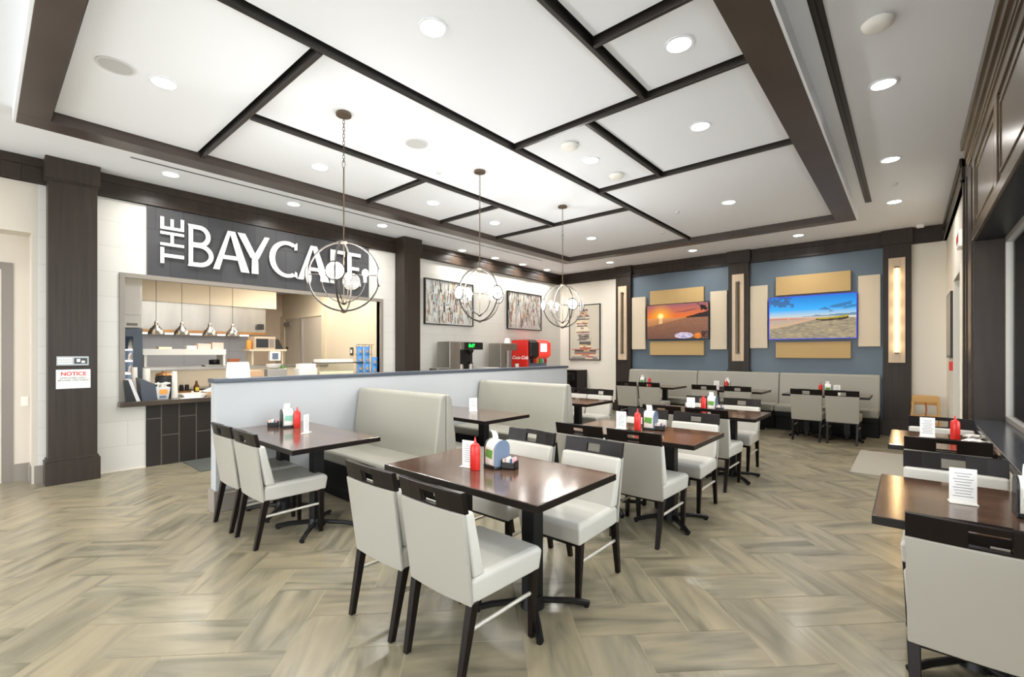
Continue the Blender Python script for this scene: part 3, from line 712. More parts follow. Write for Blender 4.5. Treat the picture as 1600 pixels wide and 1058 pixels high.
# ---------------------------------------------------------------- wall art, screens, panels, sconces
def colq(g, f, u0, v0, u1, v1, col): g.quad([f(u0, v0), f(u1, v0), f(u1, v1), f(u0, v1)], col)
def stroke_art(label, y0, y1, z0, z1, seed):
    t = thing('framed_painting', label, 'painting', (XL, (y0+y1)/2, z0), group='abstract stroke paintings')
    W, H = y1-y0, z1-z0; hw = W/2
    G().box(0, .05, -hw, -hw+.02, 0, H).box(0, .05, hw-.02, hw, 0, H).box(0, .05, -hw+.02, hw-.02, 0, .02).box(0, .05, -hw+.02, hw-.02, H-.02, H).done('frame', 'black plastic', t)
    g = G(); rnd = random.Random(seed)
    pal = ['D5D6D2']*5+['C4C6C4']*4+['E2E2DC']*3+['DADAD2', 'E3E0D6', 'B8B5AC', '8E8A84', '5A534D', '3C3734', 'A58A6E', '8C6A50', 'BD9358', '9FA8AC', 'B9BDBC', 'CFCBC0', '6E6A66', 'D8CDB8', '443C38', 'A9644C', 'C8C4BA', 'DEDCD4']
    colq(g, lambda u, v: (.03, u, v), -hw+.02, .02, hw-.02, H-.02, lin('D0CFC8'))
    k = 0
    for i in range(1100):
        u = rnd.uniform(-hw+.03, hw-.05); v = rnd.uniform(.03, H-.12); w_ = rnd.uniform(.012, .035); h_ = rnd.uniform(.1, .24); sl = rnd.uniform(-.02, .02); x = .0305+i*.00001
        w_ = min(w_, hw-.022-u); h_ = min(h_, H-.025-v); c = lin(rnd.choice(pal))
        g.quad([(x, u, v), (x, u+w_, v+.01), (x, min(u+w_+sl, hw-.02), v+h_), (x, max(u+sl, -hw+.02), v+h_-.015)], c)
    g.done('canvas', 'art', t)
stroke_art('wide abstract stroke painting left, above the coffee brewer', 5.88, 7.25, 2.06, 3.0, 3)
stroke_art('abstract stroke painting right, above the red drink machine', 8.42, 9.78, 2.06, 3.0, 9)
def book_art():
    t = thing('framed_picture', 'tall framed picture of a leaning stack of books on the far cream wall', 'picture', (-6.64, YB, 1.28))
    hw, H = .485, 1.5
    G().box(-hw, -hw+.02, -.045, 0, 0, H).box(hw-.02, hw, -.045, 0, 0, H).box(-hw+.02, hw-.02, -.045, 0, 0, .02).box(-hw+.02, hw-.02, -.045, 0, H-.02, H).done('frame', 'black plastic', t)
    g = G(); rnd = random.Random(5); f = lambda d: (lambda u, v: (u, -.03-d, v))
    colq(g, f(0), -hw+.02, .02, hw-.02, H-.02, lin('C6BFAE'))
    pal = ['6B5F55', 'D8C9A8', 'C8A879', 'B05A4A', '55504E', 'E6DCC8', '8A7460', 'A8A29A', 'D9A89A', '3C3833', '9A5A48', 'E8D9B0', '77706C']
    v = .03; i = 0
    while v < 1.33:
        h_ = rnd.uniform(.028, .05); big = v < .3
        c = -.02+.05*math.sin(v*5); half = (.40 if big else .2)*rnd.uniform(.8, 1.1)
        if v > 1.2: half *= .6
        u0, u1 = max(c-half, -hw+.03), min(c+half, hw-.03)
        colq(g, f(.001+i*.0001), u0, v, u1, v+h_*.85, lin(rnd.choice(pal)))
        cut = rnd.uniform(.2, .7); colq(g, f(.002+i*.0001), u0+(u1-u0)*cut, v+.005, u0+(u1-u0)*min(cut+.28, 1), v+h_*.75, lin(rnd.choice(pal)))
        v += h_; i += 1
    g.done('canvas', 'art', t)
book_art()
def mixc(a, b, t): t = max(0, min(1, t)); return tuple(a[i]+(b[i]-a[i])*t for i in range(3))
def L3(h): return lin(h)[:3]
rn = random.Random(11)
grid = [[rn.random() for _ in range(64)] for _ in range(64)]
def vn(x, y):
    xi, yi = int(math.floor(x)), int(math.floor(y)); fx, fy = x-xi, y-yi; fx = fx*fx*(3-2*fx); fy = fy*fy*(3-2*fy)
    q = lambda a, b: grid[b % 64][a % 64]
    return (q(xi, yi)*(1-fx)+q(xi+1, yi)*fx)*(1-fy)+(q(xi, yi+1)*(1-fx)+q(xi+1, yi+1)*fx)*fy
def tv_sunset(u, v):
    hz = .61
    if v > hz:
        c = mixc(L3('E8701C'), L3('9A5F68'), (v-hz)/.39*1.0)
        r = math.hypot((u-.235)*1.75, v-.66)
        c = mixc(c, L3('FFB428'), max(0, 1-r/.42)**1.2); c = mixc(c, L3('FFF6A0'), 1 if r < .045 else max(0, 1-(r-.045)/.07))
        if .45 < u < .9 and abs(v-(.80+.03*math.sin(u*9)))<.02*math.sin((u-.45)/.45*PI): c = mixc(c, L3('5A4250'), .7)
    else:
        shore = .36+.26*min(u/.75, 1)
        if v > shore:
            c = mixc(L3('B87A4A'), L3('E0955A'), (v-shore)/(hz-shore+.01))
            if abs(u-.235) < .03: c = mixc(c, L3('FFD890'), .7)
            c = mixc(c, L3('6A5058'), .25*vn(u*10, v*60))
        else:
            c = mixc(L3('6E4A3C'), L3('9A6A4E'), v/.6+.1); c = mixc(c, L3('583A32'), .35*vn(u*30, v*50))
    hill = .61+(u-.66)*.42 if u > .66 else 0
    if u > .66 and .60 < v < hill+.012*vn(u*60, 1): c = L3('2A1A18')
    if u > .83 and abs((v-.99)+(u-.83)*1.5) < .012: c = L3('20141A')
    if u > .88 and math.hypot((u-.93)*1.2, v-.86) < .07*vn(u*40, v*40)+.03: c = L3('1E1418')
    if v < .2 and u > .45:
        if math.hypot((u-.62)/.15, (v-.09)/.09) < 1: c = mixc(L3('8A80A8'), L3('E0CFE0'), vn(u*40, v*40))
        if math.hypot((u-.84)/.06, (v-.08)/.08) < 1: c = mixc(L3('F0A030'), L3('C04020'), vn(u*50, v*50))
        if u > .9 and v > .04 and vn(u*40, v*40) > .45: c = L3('40201C')
    return c
def tv_beach(u, v):
    hz = .47
    if v > hz:
        c = mixc(L3('D8D8C0'), L3('2FA8F0'), (v-hz)/.22); c = mixc(c, L3('0A70C8'), (v-.7)/.35)
        c = mixc(c, L3('C85A3C'), max(0, 1-(v-hz)/.055)*max(0, 1-max(0, u-.2)*1.1))
        if u > .4 and hz+.04 < v < hz+.04+.1*(u-.4)+.02*vn(u*14, 2): c = mixc(c, L3('3C6A8C'), .8)
        n_ = vn(u*13+3, v*16)*.6+vn(u*30, v*34)*.4
        if u < .3 and v > .78-.1*u and n_ > .45: c = mixc(c, L3('38486C'), .7)
        if u > .55 and abs(v-(.62+.35*(u-.55))) < .07 and n_ > .5: c = mixc(c, L3('345078'), .65)
    else:
        shore = .24+.42*min(u/.62, 1)**1.2*.55
        if v > shore and u < .62: c = mixc(L3('C8A880'), L3('8A9CA0'), (v-shore)/(hz-shore+.01)); c = mixc(c, L3('E0A070'), .5*vn(u*8, v*60))
        else: c = mixc(L3('6E6A5E'), L3('B8A47E'), vn(u*22, v*46)*.7+.3*vn(u*60, v*90)); 
    r = math.hypot((u-.235)*1.7, v-hz-.01)
    if r < .02: c = L3('FF9A60')
    if .56 < u < .92:
        k = (u-.56)/.36; top = .475+.06*k*k; bot = .40+.02*k+.03*(abs(k-.5)*2)**4
        if bot < v < top: c = L3('3A241C') if v < (top+bot)/2 else L3('A89A2C')
    return c
def screen(name, label, x0, x1, z0, z1, fn, rim):
    t = thing('wall_screen', label, 'television', ((x0+x1)/2, YB, z0))
    hw, H = (x1-x0)/2, z1-z0
    G().box(-hw, hw, -.10, -.05, 0, H).box(-.3, .3, -.05, 0, H*.25, H*.75).done('housing', 'black plastic', t, bevel=.006)
    r = .015
    G().box(-hw, -hw+r, -.112, -.1, 0, H).box(hw-r, hw, -.112, -.1, 0, H).box(-hw+r, hw-r, -.112, -.1, 0, r).box(-hw+r, hw-r, -.112, -.1, H-r, H).done('bezel', rim, t)
    g = G(); NU, NV = 150, 84
    V = [[g.bm.verts.new((-hw+r+(2*hw-2*r)*i/NU, -.104, r+(H-2*r)*j/NV)) for i in range(NU+1)] for j in range(NV+1)]
    for j in range(NV):
        for i in range(NU):
            f = g.bm.faces.new([V[j][i], V[j][i+1], V[j+1][i+1], V[j+1][i]]); g.cols.append((f, (*fn((i+.5)/NU, (j+.5)/NV), 1)))
    g.done('display', 'screen', t)
screen('tv', 'wall screen showing an orange sunset over a beach', -4.83, -3.37, 1.79, 2.63, tv_sunset, 'black plastic')
screen('tv', 'wall screen with blue glowing rim showing a boat on a beach', -2.18, -.72, 1.745, 2.60, tv_beach, 'led blue')
def panel(x0, x1, z0, z1, m, label):
    cx = (x0+x1)/2
    o = G().box(x0-cx, x1-cx, -.075, 0, 0, z1-z0).done('wall_panel', m, bevel=.006, loc=(cx, YB, z0))
    tag(o, label, 'wall panel', 'fabric wall panels around the screens')
panel(-4.76, -3.49, 2.62, 2.97, 'tan fabric', 'tan fabric panel above the sunset screen')
panel(-4.76, -3.49, 1.42, 1.75, 'tan fabric', 'tan fabric panel below the sunset screen')
panel(-5.235, -4.88, 1.56, 2.85, 'cream fabric', 'upright cream panel left of the sunset screen')
panel(-3.35, -3.00, 1.55, 2.84, 'cream fabric', 'upright cream panel right of the sunset screen')
panel(-2.06, -.82, 2.64, 3.02, 'tan fabric', 'tan fabric panel above the blue beach screen')
panel(-2.06, -.82, 1.37, 1.69, 'tan fabric', 'tan fabric panel below the blue beach screen')
panel(-2.54, -2.21, 1.57, 2.88, 'cream fabric', 'upright cream panel left of the blue beach screen')
panel(-.71, -.385, 1.59, 2.90, 'cream fabric', 'upright cream panel right of the blue beach screen')
def sconce(x, label, lit):
    t = thing('wall_sconce', label, 'wall light', (x, YB-.12, 1.30), group='tall wall lights on pilasters')
    G().box(-.115, -.045, -.05, 0, 0, 1.85).box(.045, .115, -.05, 0, 0, 1.85).box(-.045, .045, -.05, 0, 0, .17).box(-.045, .045, -.05, 0, 1.68, 1.85).box(-.045, .045, -.02, 0, .17, 1.68).done('backplate', 'sconce wood', t, bevel=.003)
    G().cyl((0, -.05, .18), (0, -.05, 1.67), .021, n=16).done('light_tube', 'sconce tube lit' if lit else 'sconce tube off', t, smooth=True, label='glowing warm tube' if lit else None)
    G().box(-.03, .03, -.08, -.02, .155, .185).box(-.03, .03, -.08, -.02, 1.665, 1.695).done('end_cap', 'bronze', t)
    if lit:
        for z in (.3, .6, .9, 1.2, 1.5): point('sconce_lamp', (0, -.10, z), .5, .02, (1, .72, .4), t)
sconce(-5.45, 'unlit wall light left of the sunset screen', False); sconce(-2.755, 'unlit wall light between the two screens', False); sconce(-.158, 'lit warm wall light at the right pilaster', True)

# ---------------------------------------------------------------- ceiling things
def downlight(x, y, z, label):
    if 'dl' not in protos:
        t = thing('downlight', label, 'ceiling light', (x, y, z), group='round recessed downlights'); protos['dl'] = t
        G().band(arc(0, 0, .098, .098, 0, 360, 32)[:-1], arc(0, 0, .080, .080, 0, 360, 32)[:-1], lambda u, v: (u, v, -.008), lambda u, v: (u, v, -.0005)).done('trim_ring', 'ceiling white', t)
        G().cyl((0, 0, -.005), (0, 0, -.001), .080, n=32).done('lens', 'lens', t)
        area('lamp', (0, 0, -.012), (0, 0, 0), .15, .15, P_DOWN, (1, .97, .93), math.radians(150), 'DISK', t)
        return t
    return dup(protos['dl'], (x, y, z), 0, label)
for x, y, l in ((-4.453, .951, 'downlight beside the round speaker in the near left ceiling panel'), (-2.364, 1.942, 'large downlight at top centre of the tray ceiling'),
    (-1.202, 3.16, 'downlight in the small ceiling square at upper right'), (-1.486, 4.432, 'downlight in the right panel behind the small square'),
    (-5.119, 2.555, 'downlight in the panel left of the first chandelier rod'), (-5.121, 4.219, 'downlight in the small panel between the first two chandeliers'),
    (-5.139, 5.52, 'downlight in the small panel right of the second chandelier rod'), (-2.664, 4.419, 'downlight between the two round smoke detectors'),
    (-4.466, 7.433, 'downlight in the panel behind the third chandelier'), (-1.928, 6.939, 'downlight in the far right ceiling panel')):
    downlight(x, y, 3.61, l)
for x, y, l in ((-6.83, 1.527, 'soffit downlight above the left end of the cafe sign'), (-6.83, 3.009, 'soffit downlight above the middle of the cafe sign'), (-6.83, 4.51, 'soffit downlight before the second pilaster'),
    (-7.2, 6.719, 'first of four small downlights along the painting wall'), (-7.2, 7.743, 'second of four small downlights along the painting wall'), (-7.2, 8.746, 'third of four small downlights along the painting wall'), (-7.2, 9.751, 'last of four small downlights near the far corner'),
    (-5.448, 9.93, 'soffit downlight near the left pilaster of the blue wall'), (-3.483, 9.93, 'soffit downlight above the sunset screen'), (-1.55, 9.93, 'soffit downlight above the blue beach screen'),
    (-.156, 4.795, 'nearest soffit downlight at the right'), (-.156, 6.718, 'middle soffit downlight at the right'), (-.156, 8.635, 'far soffit downlight at the right'),
    (-6.83, -1.0, 'soffit downlight behind the entry'), (-.156, 1.2, 'soffit downlight over the near window tables')):
    downlight(x, y, ZC, l)
for x, y, l in ((-4.461, .66, 'round white ceiling speaker at upper left'), (-3.795, 2.909, 'round ceiling speaker between first and second chandelier')):
    t = thing('ceiling_speaker', l, 'speaker', (x, y, 3.61), group='round ceiling speakers')
    G().lathe([(.10, -.004), (.10, 0)], n=32).done('grille', 'grille', t); G().band(arc(0, 0, .115, .115, 0, 360, 32)[:-1], arc(0, 0, .1, .1, 0, 360, 32)[:-1], lambda u, v: (u, v, -.008), lambda u, v: (u, v, 0)).done('rim', 'grey plastic', t)
for x, y, z, l in ((-2.631, 3.952, 3.61, 'round white smoke detector nearer the camera in the small panel'), (-2.652, 4.985, 3.61, 'round white smoke detector further back in the small panel'), (-.156, 3.863, ZC, 'round detector on the right soffit at the top of the photo')):
    t = thing('smoke_detector', l, 'smoke detector', (x, y, z), group='ceiling smoke detectors')
    G().lathe([(.03, -.05), (.06, -.048), (.085, -.03), (.09, -.012), (.075, -.01), (.075, 0)], n=28).done('cover', 'white', t, smooth=True)
for x, y, z, l in ((-4.199, 3.546, 3.61, 'small sprinkler head near the second chandelier'), (-.136, 7.721, ZC, 'small sprinkler head on the right soffit'), (-2.65, 6.9, 3.61, 'tiny sprinkler in the far right panel'), (-3.3, 7.9, 3.61, 'tiny sprinkler near the far tray edge')):
    t = thing('sprinkler_head', l, 'sprinkler', (x, y, z), group='ceiling sprinklers'); G().lathe([(.012, -.02), (.03, -.018), (.035, 0)], n=16).done('escutcheon', 'grey plastic', t)
o = G().box(-.05, .05, -.03, .03, -.06, 0).done('motion_sensor', 'white', bevel=.012, seg=3, loc=(.15, 10.45, ZC)); tag(o, 'small white sensor on the ceiling above the far right crown', 'sensor')
t = thing('slot_diffuser', 'long thin black air slot along the left soffit', 'air vent', (-6.575, 4.9, ZC)); G().box(-.012, .012, -3.8, 3.8, -.004, 0).done('slot', 'black plastic', t)
t = thing('slot_diffuser', 'wide black air slot along the right soffit', 'air vent', (-.44, 3.5, ZC))
G().box(-.036, .036, -4.9, 4.92, -.003, 0).done('slot', 'black plastic', t)
G().box(-.036, -.033, -4.9, 4.92, -.01, 0).box(.033, .036, -4.9, 4.92, -.01, 0).done('rim', 'black metal', t); G().box(-.004, .004, -4.9, 4.92, -.008, -.002).done('vane', 'black metal', t)

def chandelier(x, y, zc, az, label):
    if 'ch' not in protos:
        R = .305
        t = thing('globe_chandelier', label, 'chandelier', (x, y, zc), az, group='open globe chandeliers'); protos['ch'] = t
        H = 3.61-zc
        G().lathe([(.065, H-.025), (.068, H-.012), (.062, H)], n=28).done('canopy', 'bronze', t, smooth=True)
        g = G(); zz = H-.03; k = 0
        while zz > H-.42:
            a = k % 2*PI/2
            g.tube([((.009*math.cos(q))*math.cos(a), (.009*math.cos(q))*math.sin(a), zz-.018+.02*math.sin(q)) for q in [i*2*PI/10 for i in range(10)]], .0025, n=5, closed=True); zz -= .031; k += 1
        g.tube([(0, .012*math.cos(q), zz-.02+.035*math.sin(q)) for q in [i*2*PI/12 for i in range(12)]], .003, n=5, closed=True)
        g.done('chain', 'bronze', t)
        G().cyl((0, 0, R), (0, 0, zz-.05), .006, n=10).cyl((0, 0, -.22), (0, 0, R), .004, n=8).done('rod', 'bronze', t)
        for a in (0, PI/2):
            pts = [(R*math.cos(q)*math.cos(a), R*math.cos(q)*math.sin(a), R*math.sin(q)) for q in [i*2*PI/64 for i in range(64)]]
            G().tube(pts, .0085, n=8, closed=True).done('outer_ring', 'cage metal', t, smooth=True)
            q0 = [PI+i*PI/24 for i in range(25)]
            G().tube([(.185*math.cos(q)*math.cos(a), .185*math.cos(q)*math.sin(a), -.04+.19*math.sin(q)) for q in q0], .005, n=6).done('inner_arc', 'cage metal', t, smooth=True)
        G().lathe([(.008, -R-.022), (.026, -R-.012), (.03, -R+.002), (.012, -R+.012)], n=18).done('bottom_finial', 'bronze', t, smooth=True)
        G().lathe([(.006, -.255), (.022, -.245), (.026, -.235), (.01, -.22)], n=18).done('inner_finial', 'bronze', t, smooth=True); G().lathe([(.03, R-.012), (.04, R), (.03, R+.014)], n=18).done('top_hub', 'bronze', t, smooth=True)
        for i in range(4):
            a = i*PI/2; c, s = math.cos(a), math.sin(a)
            G().cyl((.01*c, .01*s, .015), (.297*c, .297*s, .015), .0045, n=8).done('cross_arm', 'cage metal', t)
            pts = [(R*c-s*.078*math.cos(q), R*s+c*.078*math.cos(q), .078*math.sin(q)) for q in [j*2*PI/28 for j in range(28)]]
            lr = G().tube(pts, .0065, n=8, closed=True).done('lens_ring', 'cage metal', t, smooth=True)
            G().cyl((c*(R-.003), s*(R-.003), 0), (c*(R+.003), s*(R+.003), 0), .074, n=28).done('lens_glass', 'frosted lens', lr)
            sk = G().cyl((.185*c, .185*s, -.05), (.185*c, .185*s, .0), .014, n=12).done('socket', 'plastic white', t)
            G().lathe([(.012, 0), (.022, .018), (.027, .035), (.02, .056), (.006, .066)], (.185*c, .185*s, 0), n=16).done('light_bulb', 'bulb', sk, smooth=True)
            point('bulb_lamp', (.185*c, .185*s, .11), P_PEND, .028, (1, .98, .95), t)
        return t
    return dup(protos['ch'], (x, y, zc), az, label)
base = math.atan2(2.12, -3.81)
chandelier(-3.81, 2.12, 2.155, base-math.radians(13), 'nearest open globe chandelier in front of the cafe sign')
for (yy, zc, a_, l) in ((3.835, 2.155, 40, 'middle open globe chandelier in front of the first stroke painting'), (5.54, 2.155, 27, 'far open globe chandelier in front of the book picture')):
    chandelier(-3.81, yy, zc, math.atan2(yy, -3.81)+math.radians(a_), l)

# ---------------------------------------------------------------- kitchen behind the opening
struct('wall_kitchen', 'kitchen tan', (-12.6, -12.4, 0, 5.35, 0, 3.2), (-12.6, -7.6, 5.2, 5.35, 0, 3.2), (-12.6, -7.8, -.15, 0, 0, 3.2), (-7.62, -7.6, .43, 1.1, 0, 3.2))
struct('ceiling_kitchen', 'ceiling white', (-12.6, -7.6, 0, 5.2, 3.0, 3.1))
struct('wall_kitchen_side', 'kitchen cream', (-10.05, -7.62, 5.17, 5.2, 0, 3.0), (-12.4, -10.05, 5.17, 5.2, 2.42, 3.0))
struct('trim_50', 'kitchen cream', (-12.38, -12.15, 5.12, 5.17, 0, 2.42), (-10.2, -10.05, 5.12, 5.17, 0, 2.42), (-12.15, -10.2, 5.12, 5.17, 2.33, 2.42))
d = struct('door_3', 'door paint', (-12.15, -11.2, 5.14, 5.165, 0, 2.33), (-11.17, -10.2, 5.14, 5.165, 0, 2.33))
G().box(-11.21, -11.16, 5.10, 5.15, 0, 2.3).done('astragal', 'chrome', d); G().box(-12.1, -11.75, 5.08, 5.14, 2.15, 2.25).done('door_closer', 'grey trim', d); G().cyl((-12.0, 5.14, 1.6), (-12.0, 5.10, 1.6), .03).done('door_knob', 'bronze', d)
for i, (x, y) in enumerate(((-9.0, 2.6), (-9.9, 4.3), (-8.4, 4.3))):
    o = struct('ceiling_light', 'kitchen panel light', (x-.3, x+.3, y-.5, y+.5, 2.985, 2.999)); del o['kind']; tag(o, 'flat kitchen ceiling light, '+('middle one', 'far right one', 'near one behind the sign wall')[i], 'ceiling light', 'kitchen ceiling lights')
    area('lamp', (x, y, 2.97), (0, 0, 0), .6, 1.0, P_KITCHEN, (1, .93, .84))
t = thing('exhaust_hood', 'long stainless kitchen exhaust hood above the cooking line', 'range hood', (-11.6, 3.0, 1.9))
G().box(.8, .86, -1.6, 1.35, .55, 1.08).done('upper_panel', 'kitchen cream', t); G().prism([(-.75, 0), (.78, 0), (.80, .55), (-.75, .55)], lambda u, v: (u, -1.6, v), lambda u, v: (u, 1.15, v)).done('canopy', 'stainless', t)
G().box(.76, .82, -1.6, 1.15, -.03, .02).done('lip', 'brass rust', t)
t = thing('cooking_line', 'stainless kitchen back line with grey splash panels', 'kitchen line', (-11.9, 3.0, 0))
G().box(-.45, -.42, -2.4, 1.3, .9, 1.9).done('splashback', 'splash', t); G().box(-.4, .45, -2.2, 1.3, .1, .95).done('cabinet', 'steel flat', t)
t = thing('strip_light', 'bright strip of light under the exhaust hood', 'light', (-11.7, 3.0, 1.86)); G().box(-.06, .06, -1.5, 1.1, 0, .03).done('tube', 'kitchen panel light', t)
area('lamp', (0, 0, -.03), (0, 0, 0), .1, 2.4, 8, (1, .98, .95), parent=t)
# pass-through shelving unit
t = thing('pass_shelf', 'white heated pass shelf standing on the kitchen counter', 'shelf', (-9.6, 2.35, 1.24))
G().box(-.2, .2, -.62, .58, .27, .30).done('top_shelf', 'white', t); G().box(.16, .2, -.62, .58, .2, .27).done('front_rail', 'white', t)
for s in (-.6, .54): G().box(-.18, .18, s, s+.035, 0, .27).done('upright', 'white', t)
t = thing('kitchen_counter', 'stainless expo counter behind the serving opening', 'counter', (-9.6, 2.9, 0))
G().box(-.4, .35, -1.25, 1.9, 1.19, 1.235).done('worktop', 'stainless', t); G().box(-.35, .3, -1.25, 1.9, 0, 1.19).done('cabinet', 'kitchen cream', t); G().box(.3, .55, -1.3, .6, .87, .90).done('lower_shelf', 'stainless', t)
t = thing('prep_counter', 'lower white prep counter under the pass', 'counter', (-8.85, 2.9, 0)); G().box(-.2, .25, -1.3, 1.9, .80, .84).done('worktop', 'white', t); G().box(-.15, .2, -1.3, 1.9, 0, .8).done('cabinet', 'steel flat', t)
def stuff(name, m, cat, label, loc, mk, group=None, **k):
    o = mk(G()).done(name, m, loc=loc, **k); return tag(o, label, cat, group)
stuff('takeout_box', 'cream pack', 'box', 'low cream carton on the left of the pass shelf', (-9.6, 2.05, 1.5405), lambda g: g.box(-.1, .1, -.09, .09, 0, .035))
stuff('takeout_box', 'white', 'box', 'white carton in the middle of the pass shelf', (-9.6, 2.43, 1.5405), lambda g: g.box(-.1, .1, -.07, .07, 0, .06))
stuff('takeout_box', 'pink box', 'box', 'pinkish carton on the pass shelf, left of the pair', (-9.6, 2.62, 1.5405), lambda g: g.box(-.1, .1, -.1, .1, 0, .1))
stuff('takeout_box', 'pink box', 'box', 'pinkish carton at the right end of the pass shelf', (-9.6, 2.83, 1.5405), lambda g: g.box(-.1, .1, -.09, .09, 0, .12))
stuff('serving_tray', 'steel flat', 'tray', 'flat metal tray on the pass counter near the dark pot', (-9.45, 2.72, 1.2355), lambda g: g.box(-.1, .1, -.13, .13, 0, .02).box(-.12, .12, -.15, .15, .02, .028))
stuff('cooking_pot', 'black plastic', 'pot', 'dark pot under the right end of the pass shelf', (-9.68, 2.83, 1.2355), lambda g: g.lathe([(.07, 0), (.09, .03), (.09, .11), (.06, .12)]), smooth=True)
stuff('paper_bag', 'terracotta', 'bag', 'brown bag on the pass counter right of the shelf', (-9.5, 3.06, 1.2355), lambda g: g.hexa((0, 0, 0), (.12, .12), (0, .03, .13), (.16, .17)))
for i, y in enumerate((1.944, 2.305, 2.73, 3.10)):
    lab = 'hammered metal heat lamp, '+('leftmost of four', 'second from left', 'third from left', 'rightmost of four')[i]
    if i == 0:
        t = hl = thing('heat_lamp', lab, 'pendant lamp', (-9.6, y, 1.79), group='heat lamps over the pass')
        G().lathe([(.012, .225), (.022, .215), (.028, .19), (.026, .16), (.05, .135), (.058, .115), (.085, .095), (.10, .06), (.115, .02), (.118, 0), (.105, 0), (.03, .1)], n=24).done('lamp_shade', 'hammered', t, smooth=True)
        G().cyl((0, 0, .22), (0, 0, 1.21), .004, n=6).done('cord', 'black plastic', t)
    else: dup(hl, (-9.6, y, 1.79), 0, lab)
# drinks fridge at left
t = thing('drinks_fridge', 'upright drinks fridge with stocked shelves behind the left jamb', 'fridge', (-9.1, 1.28, 0))
G().box(-.3, .3, -.33, -.29, 0, 1.84).box(-.3, -.27, -.29, .29, 0, 1.84).box(-.27, .27, -.29, .25, 1.8, 1.84).box(-.27, .27, -.29, .25, 0, .7).done('cabinet', 'fridge grey', t)
G().box(-.3, .28, .25, .33, 0, 1.84).done('side_wall', 'fridge grey', t); G().box(.301, .33, .22, .33, .7, 1.84).box(.301, .33, -.33, .22, 1.72, 1.84).done('door_frame', 'fridge grey', t)
for z in (1.0, 1.15, 1.34, 1.51): G().box(-.27, .27, -.29, .24, z, z+.02).done('shelf', 'display white', t)
for i, (z, m, hh) in enumerate(((1.53, 'pink box', .15), (1.36, 'red soft', .12), (1.17, 'red soft', .12))):
    for k in range(3):
        o = G().lathe([(.04, 0), (.042, .01), (.032, hh*.75), (.015, hh*.9), (.015, hh)], n=12).done('drink_bottle', m if k % 2 else 'plastic white', loc=(-8.9, 1.26+.12*k, z+.0005), smooth=True)
        tag(o, ('left', 'centre', 'right')[k]+' drink bottle on the '+('top', 'middle', 'lower')[i]+' fridge shelf', 'bottle', 'bottles on the '+('top', 'middle', 'lower')[i]+' fridge shelf')
t = thing('ice_maker', 'bright white appliance box stacked on the drinks fridge', 'appliance', (-9.1, 1.28, 1.85)); G().box(-.3, .33, -.33, .33, 0, .19).done('housing', 'white', t, bevel=.01); G().box(.331, .335, .14, .27, .03, .07).done('badge', 'grey trim', t)
t = thing('wall_cabinet', 'tall white cabinet above the drinks fridge', 'cabinet', (-9.1, 1.28, 2.045)); G().box(-.3, .3, -.33, .33, 0, .95).done('body', 'white', t); G().box(.301, .315, -.32, .31, .01, .94).done('door', 'white', t)
# right part of the kitchen: microwave shelf, boxes
t = thing('microwave_shelf', 'cream wall shelf carrying the microwave', 'shelf', (-9.6, 3.68, 1.24)); G().box(-.2, .2, -.36, .33, .27, .305).done('board', 'kitchen cream', t)
for s in (-.3, .25): G().box(-.15, .15, s, s+.03, 0, .27).done('bracket', 'kitchen cream', t)
t = thing('microwave_oven', 'beige microwave with dark window on the kitchen shelf', 'microwave', (-9.6, 3.60, 1.546)); G().box(-.17, .17, -.18, .2, 0, .24).done('body', 'kitchen tan', t, bevel=.006); G().box(.171, .178, -.15, .07, .03, .2).done('window', 'black plastic', t); G().box(.171, .176, .09, .18, .03, .2).done('control_pad', 'grey trim', t)
stuff('storage_jar', 'orange', 'jar', 'orange jar left of the microwave', (-9.55, 3.37, 1.546), lambda g: g.lathe([(.04, 0), (.05, .01), (.05, .15), (.035, .17)]), smooth=True)
stuff('coffee_bag', 'black plastic', 'bag', 'dark bag at the right end of the microwave shelf', (-9.6, 3.93, 1.546), lambda g: g.hexa((0, 0, 0), (.12, .14), (0, -.03, .2), (.08, .03)))
t = thing('paper_holder', 'small steel paper towel holder under the microwave shelf', 'dispenser', (-9.42, 3.78, 1.32)); G().box(-.05, .05, -.1, .1, 0, .18).done('case', 'white', t, bevel=.006); G().box(.05, .055, -.06, .05, .03, .15).done('window', 'steel blue and sheen', t)
stuff('clipboard', 'black plastic', 'sign', 'small dark framed card on the hood end', (-10.735, 4.02, 1.98), lambda g: g.box(0, .02, -.06, .06, 0, .12))
t = thing('wall_outlet', 'brass wall control plate on the cream kitchen wall', 'outlet', (-8.95, 5.165, 1.42)); G().box(-.06, .06, -.012, 0, 0, .17).done('plate', 'bronze', t); G().box(-.03, .03, -.018, -.012, .05, .12).done('switch_panel', 'white', t)
# items along the opening counter
t = thing('serving_counter', 'dark stone serving counter ledge in the kitchen opening', 'counter', (-7.5, 3.0, .802)); G().box(-.42, .0, -1.835, 1.895, 0, .062).box(0, .2, -1.88, 1.9, 0, .062).done('slab', 'counter', t, bevel=.006)
ZK = .8645
t = thing('payment_terminal', 'black and white screen terminal at the left end of the serving counter', 'terminal', (-7.5, 1.27, ZK))
G().prism([(-.08, 0), (.02, 0), (-.06, .27), (-.1, .27)], lambda u, v: (-.1, u, v), lambda u, v: (.14, u, v)).done('screen', 'black plastic', t); G().prism([(.02, 0), (.06, 0), (-.03, .28), (-.06, .27)], lambda u, v: (-.1, u, v), lambda u, v: (.14, u, v)).done('stand', 'grey plastic', t)
stuff('bag_rack', 'cap', 'holder', 'dark slanted holder beside the payment terminal', (-7.5, 1.40, ZK), lambda g: g.prism([(-.05, 0), (.10, 0), (.09, .20), (.0, .25), (-.075, .29)], lambda u, v: (-.12, u, v), lambda u, v: (.12, u, v)))
